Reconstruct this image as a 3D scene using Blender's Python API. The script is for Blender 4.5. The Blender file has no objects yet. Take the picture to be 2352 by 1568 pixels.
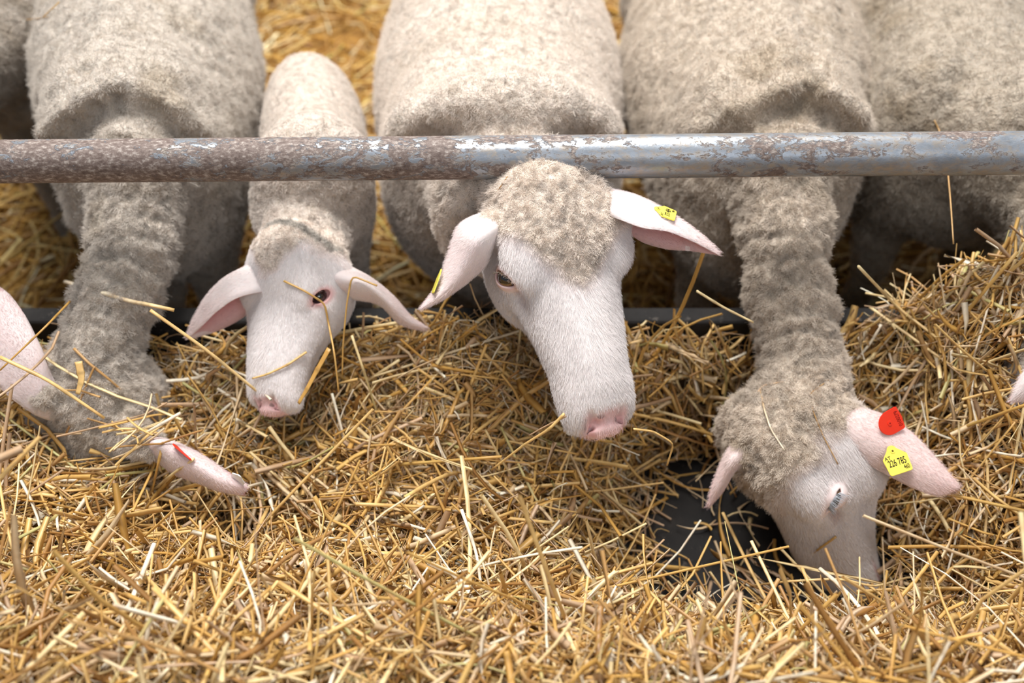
import bpy, bmesh, math, random, time
import numpy as np
from mathutils import Vector, Matrix
T0 = time.time(); BUILD_STRAW = True; STRAW_Q = 1.0
C = bpy.context.scene.collection
SC = bpy.context.scene
random.seed(7)
RNG = np.random.default_rng(11)

# ------------------------------------------------------------------ camera, world, lights, exposure
CAM = np.array([0.0, -0.91, 1.35]); PITCH = math.radians(48.0); FPX = 35.0 / 36.0 * 2352.0
A_R = np.array([1.0, 0.0, 0.0])
A_F = np.array([0.0, math.cos(PITCH), -math.sin(PITCH)])      # view axis
A_U = np.array([0.0, math.sin(PITCH), math.cos(PITCH)])
cd = bpy.data.cameras.new('camera'); cam = bpy.data.objects.new('camera', cd); C.objects.link(cam)
cd.lens = 35.0; cd.sensor_width = 36.0; cd.clip_start = 0.02
cam.location = CAM; cam.rotation_euler = (math.radians(90) - PITCH, 0, 0)
cd.dof.use_dof = True; cd.dof.focus_distance = 1.10; cd.dof.aperture_fstop = 2.6
SC.camera = cam
w = bpy.data.worlds.new('world'); SC.world = w; w.use_nodes = True
w.node_tree.nodes['Background'].inputs[0].default_value = (0.86, 0.91, 1.0, 1)
w.node_tree.nodes['Background'].inputs[1].default_value = 0.24
def area_light(name, loc, target, sx, sy, power, col):
    d = bpy.data.lights.new(name, 'AREA'); d.shape = 'RECTANGLE'; d.size = sx; d.size_y = sy; d.energy = power; d.color = col
    o = bpy.data.objects.new(name, d); C.objects.link(o); o.location = loc
    o.rotation_euler = (Vector(target) - Vector(loc)).to_track_quat('-Z', 'Y').to_euler(); return o
area_light('roof_skylight', (-0.5, 0.75, 3.6), (0, 0.0, 0.3), 1.7, 1.1, 130, (1.0, 0.985, 0.96))
area_light('front_fill_light', (0.9, -2.6, 2.9), (0, 0.0, 0.4), 2.0, 1.4, 25, (0.93, 0.96, 1.0))  # fill lamp added in front to brighten faces and foreground straw
area_light('pen_skylight', (0.2, 2.4, 3.4), (0.1, 1.7, 0.0), 2.2, 1.4, 90, (1.0, 0.97, 0.92))
SC.view_settings.view_transform = 'Standard'; SC.view_settings.look = 'None'
SC.view_settings.exposure = 0.35; SC.view_settings.gamma = 1.0; SC.view_settings.use_curve_mapping = False
SC.cycles.use_adaptive_sampling = True; SC.cycles.adaptive_threshold = .04; SC.cycles.max_bounces = 6; SC.cycles.diffuse_bounces = 3; SC.cycles.glossy_bounces = 2
SC.cycles.transmission_bounces = 2; SC.cycles.caustics_reflective = False; SC.cycles.caustics_refractive = False

# ------------------------------------------------------------------ placement helpers
def ray(px, py):
    return A_F + A_R * ((px - 1176.0) / FPX) + A_U * ((784.0 - py) / FPX)
def at_y(px, py, y):
    r = ray(px, py); return CAM + r * ((y - CAM[1]) / r[1])
def at_z(px, py, z):
    r = ray(px, py); return CAM + r * ((z - CAM[2]) / r[2])
def at_d(px, py, d):
    return CAM + ray(px, py) * d
def nrm(v):
    v = np.asarray(v, float); return v / (np.linalg.norm(v) + 1e-12)
def head_frame(ang, toward, roll):
    """forward axis: image direction ang (0 = straight down the picture, + towards its right side), leaning towards the
    viewer by `toward`; the forehead normal turned about it by roll."""
    a, t, r = map(math.radians, (ang, toward, roll))
    f = (A_R * math.sin(a) - A_U * math.cos(a)) * math.cos(t) - A_F * math.sin(t)
    f = nrm(f); up = -A_F - f * np.dot(-A_F, f); up = nrm(up); s = np.cross(f, up)
    up2 = up * math.cos(r) + s * math.sin(r)
    return np.stack([np.cross(f, up2), f, up2])                    # rows: side, forward, up

# ------------------------------------------------------------------ object helpers
def empty(name, loc=(0, 0, 0)):
    o = bpy.data.objects.new(name, None); C.objects.link(o); o.location = [float(c) for c in loc]; o.empty_display_size = .05; return o
def tag(o, label=None, cat=None, group=None, kind=None):
    for k, v in (('label', label), ('category', cat), ('group', group), ('kind', kind)):
        if v: o[k] = v
    return o
def link_mesh(name, me, mat=None, parent=None):
    o = bpy.data.objects.new(name, me); C.objects.link(o)
    if mat is not None and not me.materials: me.materials.append(mat)
    if parent is not None:
        o.parent = parent
        o.matrix_parent_inverse = Matrix.Translation(parent.location).inverted()
    return o
def np_mesh(name, V, faces, smooth=True, attrs=None, mats=None, midx=None):
    """faces: list of int arrays (n,k)"""
    me = bpy.data.meshes.new(name); V = np.asarray(V, np.float32)
    faces = [np.asarray(f, np.int32) for f in faces if len(f)]
    loops = np.concatenate([f.ravel() for f in faces]); sizes = np.concatenate([np.full(len(f), f.shape[1], np.int32) for f in faces])
    starts = np.concatenate([[0], np.cumsum(sizes)[:-1]]).astype(np.int32)
    me.vertices.add(len(V)); me.vertices.foreach_set('co', V.ravel())
    me.loops.add(len(loops)); me.loops.foreach_set('vertex_index', loops)
    me.polygons.add(len(sizes)); me.polygons.foreach_set('loop_start', starts); me.polygons.foreach_set('loop_total', sizes)
    if smooth: me.polygons.foreach_set('use_smooth', np.ones(len(sizes), bool))
    for m in mats or []: me.materials.append(m)
    if midx is not None: me.polygons.foreach_set('material_index', np.asarray(midx, np.int32))
    for k, a in (attrs or {}).items():
        a = np.asarray(a, np.float32)
        if a.ndim == 1:
            t = me.attributes.new(k, 'FLOAT', 'POINT'); t.data.foreach_set('value', a)
        else:
            if a.shape[1] == 3: a = np.concatenate([a, np.ones((len(a), 1), np.float32)], 1)
            t = me.attributes.new(k, 'FLOAT_COLOR', 'POINT'); t.data.foreach_set('color', a.ravel())
    me.update(calc_edges=True); me.validate(); return me

# ------------------------------------------------------------------ noise
def vnoise(P, scale, seed=0):
    Q = P / scale; I = np.floor(Q).astype(np.int64); F = Q - I; F = F * F * (3 - 2 * F)
    def hsh(ix, iy, iz):
        n = (ix * 374761393 + iy * 668265263 + iz * 2147483647 + seed * 1274126177) & 0xffffffff
        n = ((n ^ (n >> 13)) * 1274126177) & 0xffffffff; n = n ^ (n >> 16)
        return (n & 0xffff) / 32767.5 - 1.0
    r = 0
    for dx in (0, 1):
        for dy in (0, 1):
            for dz in (0, 1):
                wgt = (F[:, 0] if dx else 1 - F[:, 0]) * (F[:, 1] if dy else 1 - F[:, 1]) * (F[:, 2] if dz else 1 - F[:, 2])
                r = r + wgt * hsh(I[:, 0] + dx, I[:, 1] + dy, I[:, 2] + dz)
    return r
def smoothstep(a, b, x):
    t = np.clip((x - a) / (b - a), 0, 1); return t * t * (3 - 2 * t)
def smin(a, b, k):
    h = np.maximum(k - np.abs(a - b), 0) / k; return np.minimum(a, b) - h * h * k * .25
def smax(a, b, k): return -smin(-a, -b, k)

# ------------------------------------------------------------------ implicit shapes
def ell(P, c, r, R=None):
    q = P - c
    if R is not None: q = q @ R.T
    r = np.asarray(r, float); k0 = np.linalg.norm(q / r, axis=1); k1 = np.linalg.norm(q / (r * r), axis=1)
    return k0 * (k0 - 1) / np.maximum(k1, 1e-9)
def cone(P, a, b, ra, rb):
    a = np.asarray(a, float); b = np.asarray(b, float); ab = b - a
    t = np.clip((P - a) @ ab / (ab @ ab), 0, 1)
    return np.linalg.norm(P - a - t[:, None] * ab, axis=1) - (ra + (rb - ra) * t)

HL = 0.27
_s = np.array([-.2, 0, .08, .16, .28, .38, .48, .6, .72, .82, .90, .95, .98, 1.0, 1.2])
_w = np.array([.044, .054, .063, .068, .0705, .0665, .057, .0480, .0412, .0380, .0375, .0355, .031, .022, .004])
_t = np.array([-.03, -.008, .003, .007, .007, .003, .001, .001, -.001, -.006, -.015, -.027, -.042, -.056, -.06])
_b = np.array([-.08, -.095, -.115, -.13, -.135, -.13, -.12, -.104, -.093, -.087, -.083, -.080, -.076, -.064, -.06])
_ss = np.linspace(-.2, 1.2, 281)
def _sm(v, n=9):
    k = np.ones(n) / n; v = np.interp(_ss, _s, v); p = np.pad(v, n // 2, mode='edge'); return np.convolve(p, k, 'valid')
_W, _T, _B = _sm(_w, 7), _sm(_t, 7), _sm(_b, 7)
EYE = np.array([.0610, .085, -.034]); EYE_R = .0150
E_N = nrm([.88, .16, .45]); E_A = nrm(np.array([-.38, .62, .55]) - E_N * np.dot([-.38, .62, .55], E_N)); E_B = np.cross(E_N, E_A)
def head_local(q, o):
    """q in head metres: x side, y forward (poll to nose), z forehead normal. o: options"""
    x = np.abs(q[:, 0]); y = q[:, 1]; z = q[:, 2]; s = y / HL
    ww = np.interp(s, _ss, _W) * o.get('wide', 1); zt = np.interp(s, _ss, _T); zb = np.interp(s, _ss, _B)
    c = zt * .5 + zb * .5; h = (zt - zb) * .5; dz = (z - c) / h
    we = ww * (1 - .30 * smoothstep(-.1, -1.0, dz) - .20 * smoothstep(.45, 1.0, dz) * smoothstep(.42, .6, s))
    n = 2.35
    e = ((x / we) ** n + np.abs(dz) ** n + 1e-9) ** (1 / n)
    f = (e - 1) * np.minimum(we, h)
    f = smax(f, y - HL * 1.0, .02)
    f = smax(f, -y - .03, .04)
    X = np.stack([x, y, z], 1)
    f = smin(f, ell(X, np.array([.040, .070, -.085]), (.027, .055, .045)), .02)     # cheek
    f = smin(f, ell(X, np.array([.052, .074, -.013]), (.021, .034, .018)), .014)   # brow
    f = smin(f, ell(X, np.array([.0, .03, -.012]), (.055, .055, .030)), .02)       # poll
    if o.get('wool', 1):
        f = smin(f, ell(X, np.array([.0, .035, -.008]), (.060, .062, .024)), .02)
    f = smin(f, ell(X, np.array([.020, .222, -.046]), (.0165, .030, .022)), .014)   # muzzle side
    if o.get('tear', 1): f = smax(f, -ell(X, EYE + np.array([-.002, .036, .003]), (.0045, .020, .0045)), .012)   # tear groove
    f = smax(f, -ell(X, np.array([.052, .160, -.070]), (.006, .05, .010)), .02)    # under cheekbone
    op = o.get('eye', 1.0)
    f = smin(f, np.linalg.norm(X - EYE, axis=1) - (EYE_R + .0022), .007)
    m = (np.abs(y - EYE[1]) < .04) & (x > .03)
    if m.any():
        Xe = X[m]; dd = Xe - (EYE + E_N * .013); R = np.stack([E_A, E_B, E_N])
        sl = ell(Xe, EYE + E_N * .015 - E_B * .000, (.0158, .0072 * op, .014), R)
        sl = smin(sl, cone(Xe, EYE + E_N * .0155 + E_A * .011, EYE + E_N * .0125 + E_A * .012 + np.array([-.004, .022, .002]), .0026, .0012), .003)
        f[m] = smax(f[m], -sl, .0022)
    m = y > .19
    if m.any():
        Xm = X[m]; fm = f[m]; ym = y[m]; xm = x[m]; zm = z[m]
        fm = smin(fm, ell(Xm, np.array([.0, .262, -.045]), (.0235, .013, .017)), .01)    # nose pad
        fm = smax(fm, -cone(Xm, (.0205, .2430, -.0145), (.0155, .2580, -.0275), .0040, .0066), .004)
        fm = smax(fm, -cone(Xm, (.0150, .2580, -.0300), (.0190, .2640, -.0420), .0034, .0014), .003)
        fm = smax(fm, -cone(Xm, (.0, .276, -.040), (.0, .278, -.066), .0026, .0030), .005)   # philtrum
        line = -.0655 + .10 * (HL - ym) * .12
        g = np.maximum(np.maximum(np.abs(zm - line) - .0010, .200 - ym), -(fm + .005))
        fm = smax(fm, -g, .004)
        f[m] = fm
    return f

class Beast:
    def __init__(s, name): s.name = name; s.pr = []; s.heads = []
    def add(s, fn, c, r, k): s.pr.append((fn, np.asarray(c, float), r, k))
    def e(s, c, r, k=.04, R=None):
        c = np.asarray(c, float); s.add(lambda P: ell(P, c, r, R), c, max(r), k)
    def c(s, a, b, ra, rb, k=.03):
        a = np.asarray(a, float); b = np.asarray(b, float)
        s.add(lambda P: cone(P, a, b, ra, rb), (a + b) / 2, np.linalg.norm(a - b) / 2 + max(ra, rb), k)
    def sub(s, a, b, ra, rb, k=.02):
        a = np.asarray(a, float); b = np.asarray(b, float)
        s.add(('sub', lambda P: cone(P, a, b, ra, rb)), (a + b) / 2, np.linalg.norm(a - b) / 2 + max(ra, rb), k)
    def head(s, o, R, scale, opt, k=.03):
        s.hd = (np.asarray(o, float), R, scale, opt)
        def fn(P): return head_local(((P - o) @ R.T) / scale, opt) * scale
        c = o + R[1] * .12 * scale - R[2] * .06 * scale
        s.add(fn, c, .19 * scale, k)
    def hl(s, P):
        o, R, sc, _ = s.hd; return ((P - o) @ R.T) / sc
    def hw(s, q):
        o, R, sc, _ = s.hd; return o + (np.asarray(q, float) * sc) @ R
    def f(s, P):
        out = np.full(len(P), 1.0)
        for fn, c, r, k in s.pr:
            d = np.linalg.norm(P - c, axis=1) - r
            m = d < .05 + k
            far = ~m
            if isinstance(fn, tuple):
                if m.any(): out[m] = smax(out[m], -fn[1](P[m]), k)
                continue
            out[far] = np.minimum(out[far], np.maximum(d[far], .03))
            if m.any(): out[m] = smin(out[m], fn(P[m]), k)
        return out
    def grad(s, P, h=.0006):
        g = np.zeros_like(P)
        for i in range(3):
            d = np.zeros(3); d[i] = h; g[:, i] = (s.f(P + d) - s.f(P - d)) / (2 * h)
        return g

def surface_nets(B, h):
    lo = np.min([c - r for f, c, r, k in B.pr if not isinstance(f, tuple)], 0) - .03
    hi = np.max([c + r for f, c, r, k in B.pr if not isinstance(f, tuple)], 0) + .03
    K = 8; nb = np.ceil((hi - lo) / (h * K)).astype(int); n = nb * K + 1
    F = np.full(n, 1.0, np.float32)
    bi = np.stack(np.meshgrid(*[np.arange(k) for k in nb], indexing='ij'), -1).reshape(-1, 3)
    fc = B.f(lo + (bi + .5) * h * K)
    near = np.abs(fc) < h * K * 1.25 + .012
    ins = bi[(~near) & (fc < 0)]
    for b in ins: F[b[0] * K:b[0] * K + K + 1, b[1] * K:b[1] * K + K + 1, b[2] * K:b[2] * K + K + 1] = -1
    loc = np.stack(np.meshgrid(*[np.arange(K + 1)] * 3, indexing='ij'), -1).reshape(-1, 3)
    bn = bi[near]
    for i in range(0, len(bn), 400):
        g = (bn[i:i + 400, None, :] * K + loc[None]).reshape(-1, 3)
        F[g[:, 0], g[:, 1], g[:, 2]] = B.f(lo + g * h)
    S = F < 0
    c8 = [S[dx:n[0] - 1 + dx, dy:n[1] - 1 + dy, dz:n[2] - 1 + dz] for dx in (0, 1) for dy in (0, 1) for dz in (0, 1)]
    cnt = sum(c.astype(np.int8) for c in c8); mix = (cnt > 0) & (cnt < 8)
    ci = np.argwhere(mix); idg = np.full(mix.shape, -1, np.int32); idg[mix] = np.arange(len(ci))
    acc = np.zeros((len(ci), 3)); num = np.zeros(len(ci))
    corner = [(dx, dy, dz) for dx in (0, 1) for dy in (0, 1) for dz in (0, 1)]
    for a in range(8):
        for b in range(a + 1, 8):
            da, db = np.array(corner[a]), np.array(corner[b])
            if np.abs(da - db).sum() != 1: continue
            fa = F[tuple((ci + da).T)]; fb = F[tuple((ci + db).T)]
            m = (fa < 0) != (fb < 0); t = (fa[m] / (fa[m] - fb[m]))[:, None]
            acc[m] += da + t * (db - da); num[m] += 1
    V = lo + (ci + acc / num[:, None]) * h
    quads = []
    for ax in range(3):
        o1, o2 = [(1, 2), (2, 0), (0, 1)][ax]
        sl0 = [slice(None)] * 3; sl1 = [slice(None)] * 3
        sl0[ax] = slice(0, n[ax] - 1); sl1[ax] = slice(1, n[ax])
        d = S[tuple(sl0)] != S[tuple(sl1)]
        e = np.argwhere(d)
        e = e[(e[:, o1] > 0) & (e[:, o2] > 0) & (e[:, o1] < n[o1] - 1) & (e[:, o2] < n[o2] - 1)]
        flip = S[tuple(e.T)]
        u = np.zeros(3, int); v = np.zeros(3, int); u[o1] = 1; v[o2] = 1
        q = np.stack([idg[tuple((e - u - v).T)], idg[tuple((e - v).T)], idg[tuple(e.T)], idg[tuple((e - u).T)]], 1)
        q[~flip] = q[~flip][:, ::-1]; quads.append(q)
    return V, np.concatenate(quads)

def refine(V, Q, sel):
    """split the quads where sel is true 1:4 (others that touch them become fans)"""
    fs = sel
    E = np.stack([Q, np.roll(Q, -1, 1)], -1).reshape(-1, 2); E.sort(axis=1)
    key = E[:, 0].astype(np.int64) * (len(V) + 1) + E[:, 1]
    uk, inv = np.unique(key, return_inverse=True); inv = inv.reshape(-1, 4)
    split = np.zeros(len(uk), bool); split[inv[fs].ravel()] = True
    eid = np.full(len(uk), -1, np.int64); eid[split] = len(V) + np.arange(split.sum())
    ea = uk[split] // (len(V) + 1); eb = uk[split] % (len(V) + 1)
    mid = (V[ea] + V[eb]) / 2
    cen = V[Q[fs]].mean(1); cid = len(V) + len(mid) + np.arange(fs.sum())
    m = eid[inv[fs]]; q = Q[fs]
    new = [np.stack([q[:, i], m[:, i], cid, m[:, i - 1]], 1) for i in range(4)]
    rest = ~fs; em = eid[inv[rest]]; tch = (em >= 0).any(1)
    keep = Q[rest][~tch]
    ft = Q[rest][tch]; et = em[tch]
    cen2 = V[ft].mean(1); c2 = len(V) + len(mid) + len(cen) + np.arange(len(ft)); tris = []
    for i in range(4):
        j = (i + 1) % 4; has = et[:, i] >= 0
        tris.append(np.stack([ft[has, i], et[has, i], c2[has]], 1)); tris.append(np.stack([et[has, i], ft[has, j], c2[has]], 1))
        tris.append(np.stack([ft[~has, i], ft[~has, j], c2[~has]], 1))
    return np.concatenate([V, mid, cen, cen2]), np.concatenate(new + [keep]), np.concatenate(tris)

# ------------------------------------------------------------------ materials
def mat(name):
    m = bpy.data.materials.new(name); m.use_nodes = True; nt = m.node_tree
    return m, nt, nt.nodes['Principled BSDF']
def nd(nt, t, **kw):
    n = nt.nodes.new(t)
    for k, v in kw.items():
        if k in n.inputs.keys() if hasattr(n.inputs, 'keys') else False: n.inputs[k].default_value = v
        else: setattr(n, k, v)
    return n
def srgb(r, g, b):
    f = lambda c: ((c / 255 + .055) / 1.055) ** 2.4 if c > 10 else c / 255 / 12.92
    return (f(r), f(g), f(b), 1)
def mixrgb(nt, fac, a, b, mode='MIX'):
    n = nt.nodes.new('ShaderNodeMix'); n.data_type = 'RGBA'; n.blend_type = mode
    for sock, v in ((n.inputs[0], fac), (n.inputs[6], a), (n.inputs[7], b)):
        if hasattr(v, 'is_output') or isinstance(v, bpy.types.NodeSocket): nt.links.new(v, sock)
        else: sock.default_value = v
    return n.outputs[2]
def ramp(nt, fac, pts):
    n = nt.nodes.new('ShaderNodeValToRGB'); nt.links.new(fac, n.inputs[0]); el = n.color_ramp.elements
    while len(el) < len(pts): el.new(.5)
    for e, (p, c) in zip(el, pts): e.position = p; e.color = c
    return n.outputs[0]
def noise(nt, scale, detail=3, rough=.5, vec=None, dist=0):
    n = nt.nodes.new('ShaderNodeTexNoise'); n.inputs['Scale'].default_value = scale; n.inputs['Detail'].default_value = detail
    n.inputs['Roughness'].default_value = rough; n.inputs['Distortion'].default_value = dist
    if vec is not None: nt.links.new(vec, n.inputs['Vector'])
    return n.outputs[0]
def objco(nt, scale=None):
    n = nt.nodes.new('ShaderNodeTexCoord').outputs['Object']
    if scale:
        m = nt.nodes.new('ShaderNodeMapping'); nt.links.new(n, m.inputs[0]); m.inputs['Scale'].default_value = scale; n = m.outputs[0]
    return n
def attr(nt, name, fac=False):
    n = nt.nodes.new('ShaderNodeAttribute'); n.attribute_name = name; return n.outputs['Fac' if fac else 'Color']
def math_(nt, op, a, b=None):
    n = nt.nodes.new('ShaderNodeMath'); n.operation = op
    for i, v in enumerate((a, b)):
        if v is None: continue
        if isinstance(v, bpy.types.NodeSocket): nt.links.new(v, n.inputs[i])
        else: n.inputs[i].default_value = v
    return n.outputs[0]
def bump(nt, h, strength, dist, prev=None):
    n = nt.nodes.new('ShaderNodeBump'); n.inputs['Strength'].default_value = strength; n.inputs['Distance'].default_value = dist
    nt.links.new(h, n.inputs['Height'])
    if prev is not None: nt.links.new(prev, n.inputs['Normal'])
    return n.outputs[0]

def fleece_mat():
    m, nt, b = mat('fleece_and_skin')
    co = objco(nt)
    base = attr(nt, 'Col'); wool = attr(nt, 'wool', True)
    fine = noise(nt, 260, 3, .6, co); med = noise(nt, 70, 4, .6, co, .6)
    v = ramp(nt, med, [(.30, srgb(182, 173, 160)), (.50, srgb(240, 237, 232)), (.75, (1, 1, 1, 1))])
    f1 = math_(nt, 'MULTIPLY', wool, .75)
    col = mixrgb(nt, f1, base, v, 'MULTIPLY')
    v2 = ramp(nt, fine, [(.25, srgb(190, 184, 176)), (.6, (1, 1, 1, 1))])
    f2 = math_(nt, 'ADD', math_(nt, 'MULTIPLY', wool, .35), .12)
    col = mixrgb(nt, f2, col, v2, 'MULTIPLY')
    nt.links.new(col, b.inputs['Base Color']); b.inputs['Roughness'].default_value = .85; b.inputs['Specular IOR Level'].default_value = .15
    b.inputs['Sheen Weight'].default_value = .15; b.inputs['Sheen Roughness'].default_value = .5
    bw = nt.nodes.new('ShaderNodeTexVoronoi'); bw.inputs['Scale'].default_value = 120; nt.links.new(co, bw.inputs['Vector'])
    hh = math_(nt, 'ADD', math_(nt, 'MULTIPLY', med, 1.4), math_(nt, 'MULTIPLY', fine, .5))
    hh = math_(nt, 'MULTIPLY', math_(nt, 'SUBTRACT', hh, math_(nt, 'MULTIPLY', bw.outputs['Distance'], .35)), math_(nt, 'ADD', wool, .06))
    nt.links.new(bump(nt, hh, .85, .006), b.inputs['Normal'])
    b.inputs['Subsurface Weight'].default_value = .12; b.inputs['Subsurface Radius'].default_value = (.010, .004, .003); b.inputs['Subsurface Scale'].default_value = .5
    return m
def hair_mat():
    m, nt, b = mat('wool_fibre')
    nt.links.new(attr(nt, 'Col'), b.inputs['Base Color']); b.inputs['Roughness'].default_value = .6; b.inputs['Specular IOR Level'].default_value = .25
    b.inputs['Sheen Weight'].default_value = .1
    return m
M_FLEECE = fleece_mat(); M_HAIR = hair_mat()
def plain(name, col, rough=.5, spec=.5, metal=0):
    m, nt, b = mat(name); b.inputs['Base Color'].default_value = col; b.inputs['Roughness'].default_value = rough
    b.inputs['Specular IOR Level'].default_value = spec; b.inputs['Metallic'].default_value = metal; return m
def plastic(name, col):
    m, nt, b = mat(name); n = noise(nt, 90, 3, .5, objco(nt))
    nt.links.new(mixrgb(nt, n, tuple(c * .9 for c in col[:3]) + (1,), col), b.inputs['Base Color'])
    b.inputs['Roughness'].default_value = .42; b.inputs['Subsurface Weight'].default_value = .05; return m
M_YEL = plastic('yellow_tag_plastic', srgb(250, 230, 92)); M_RED = plastic('red_tag_plastic', srgb(240, 52, 22))
M_INK = plain('black_ink', srgb(28, 26, 20), .6, .2); M_REDINK = plain('dark_red_ink', srgb(140, 18, 12), .6, .2)
M_HOLE = plain('tag_hole', srgb(90, 70, 20), .7, .2)
def eye_mat(name, iris, rim):
    m, nt, b = mat(name); co = objco(nt); sx = nt.nodes.new('ShaderNodeSeparateXYZ'); nt.links.new(co, sx.inputs[0])
    x2 = math_(nt, 'POWER', sx.outputs[0], 2.0); y2 = math_(nt, 'POWER', sx.outputs[1], 2.0)
    r = math_(nt, 'SQRT', math_(nt, 'ADD', x2, y2))
    col = ramp(nt, math_(nt, 'DIVIDE', r, .015), [(0, iris), (.70, iris), (.78, rim), (.86, srgb(90, 60, 45)), (.95, srgb(150, 110, 100))])
    pr = math_(nt, 'SQRT', math_(nt, 'ADD', math_(nt, 'MULTIPLY', x2, .55), math_(nt, 'MULTIPLY', y2, 2.3)))
    pf = ramp(nt, math_(nt, 'DIVIDE', pr, .015), [(0, (1, 1, 1, 1)), (.46, (1, 1, 1, 1)), (.52, (0, 0, 0, 1))])
    nt.links.new(mixrgb(nt, pf, col, srgb(8, 6, 6)), b.inputs['Base Color']); b.inputs['Roughness'].default_value = .06; b.inputs['Specular IOR Level'].default_value = .7
    b.inputs['Coat Weight'].default_value = 1; b.inputs['Coat Roughness'].default_value = .03
    return m
M_EYE = eye_mat('amber_eye', srgb(120, 84, 40), srgb(60, 40, 22)); M_EYED = eye_mat('dark_eye', srgb(26, 24, 34), srgb(14, 12, 16))

# ------------------------------------------------------------------ hair strands grown from a mesh
def hair(name, parent, V, T, N, dens, dirf, length, rad, colv, seed, seg=4, curl=0):
    """V verts, T triangles, N normals, dens strands per m2 at verts"""
    rg = np.random.default_rng(seed)
    a, b, c = V[T[:, 0]], V[T[:, 1]], V[T[:, 2]]
    ar = np.linalg.norm(np.cross(b - a, c - a), axis=1) / 2
    wt = ar * dens[T].mean(1); cum = np.cumsum(wt); n = int(cum[-1])
    if n < 10: return None
    print('      ', name, n)
    t = np.searchsorted(cum, rg.random(n) * cum[-1]); t = np.minimum(t, len(T) - 1)
    u = rg.random((n, 2)); s = u.sum(1) > 1; u[s] = 1 - u[s]
    w3 = np.stack([1 - u.sum(1), u[:, 0], u[:, 1]], 1)
    tri = T[t]; P = (V[tri] * w3[:, :, None]).sum(1); Nn = (N[tri] * w3[:, :, None]).sum(1)
    Nn /= np.linalg.norm(Nn, axis=1)[:, None] + 1e-9
    D = dirf(P, Nn, rg); L = length(P) * rg.uniform(.7, 1.25, n)
    k = np.linspace(0, 1, seg)[None, :, None]
    side = np.cross(D, Nn); side /= np.linalg.norm(side, axis=1)[:, None] + 1e-9
    D0 = Nn * .5 + D * .5
    pts = P[:, None] - Nn[:, None] * .0005 + (D0[:, None] * k * (1 - k * .5) * 1.0 + D[:, None] * k * k * .6) * L[:, None, None]
    if curl:
        ph = rg.random(n) * 6.28
        a_ = (k[:, :, 0] * 5.0 + ph[:, None])
        pts += side[:, None] * (np.sin(a_) - np.sin(ph)[:, None])[:, :, None] * curl * L[:, None, None]
        pts += Nn[:, None] * (np.cos(a_) - np.cos(ph)[:, None])[:, :, None] * curl * .6 * L[:, None, None]
    hc = bpy.data.hair_curves.new(name); hc.add_curves([seg] * n)
    hc.attributes['position'].data.foreach_set('vector', pts.astype(np.float32).ravel())
    r = hc.attributes.get('radius') or hc.attributes.new('radius', 'FLOAT', 'POINT')
    rr = np.broadcast_to(rad * np.linspace(1, .45, seg)[None], (n, seg)) * rg.uniform(.7, 1.3, (n, 1))
    r.data.foreach_set('value', rr.astype(np.float32).ravel())
    col = (colv[tri] * w3[:, :, None]).sum(1) * rg.uniform(.88, 1.08, (n, 1)); col = np.concatenate([np.clip(col, 0, 1), np.ones((n, 1))], 1)
    ca = hc.attributes.new('Col', 'FLOAT_COLOR', 'CURVE'); ca.data.foreach_set('color', col.astype(np.float32).ravel())
    hc.materials.append(M_HAIR)
    o = bpy.data.objects.new(name, hc); C.objects.link(o); o.parent = parent
    o.matrix_parent_inverse = Matrix.Translation(parent.location).inverted()
    return o
def tris_of(faces):
    out = []
    for f in faces:
        out.append(f[:, :3])
        if f.shape[1] == 4: out.append(f[:, [0, 2, 3]])
    return np.concatenate(out)

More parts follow.
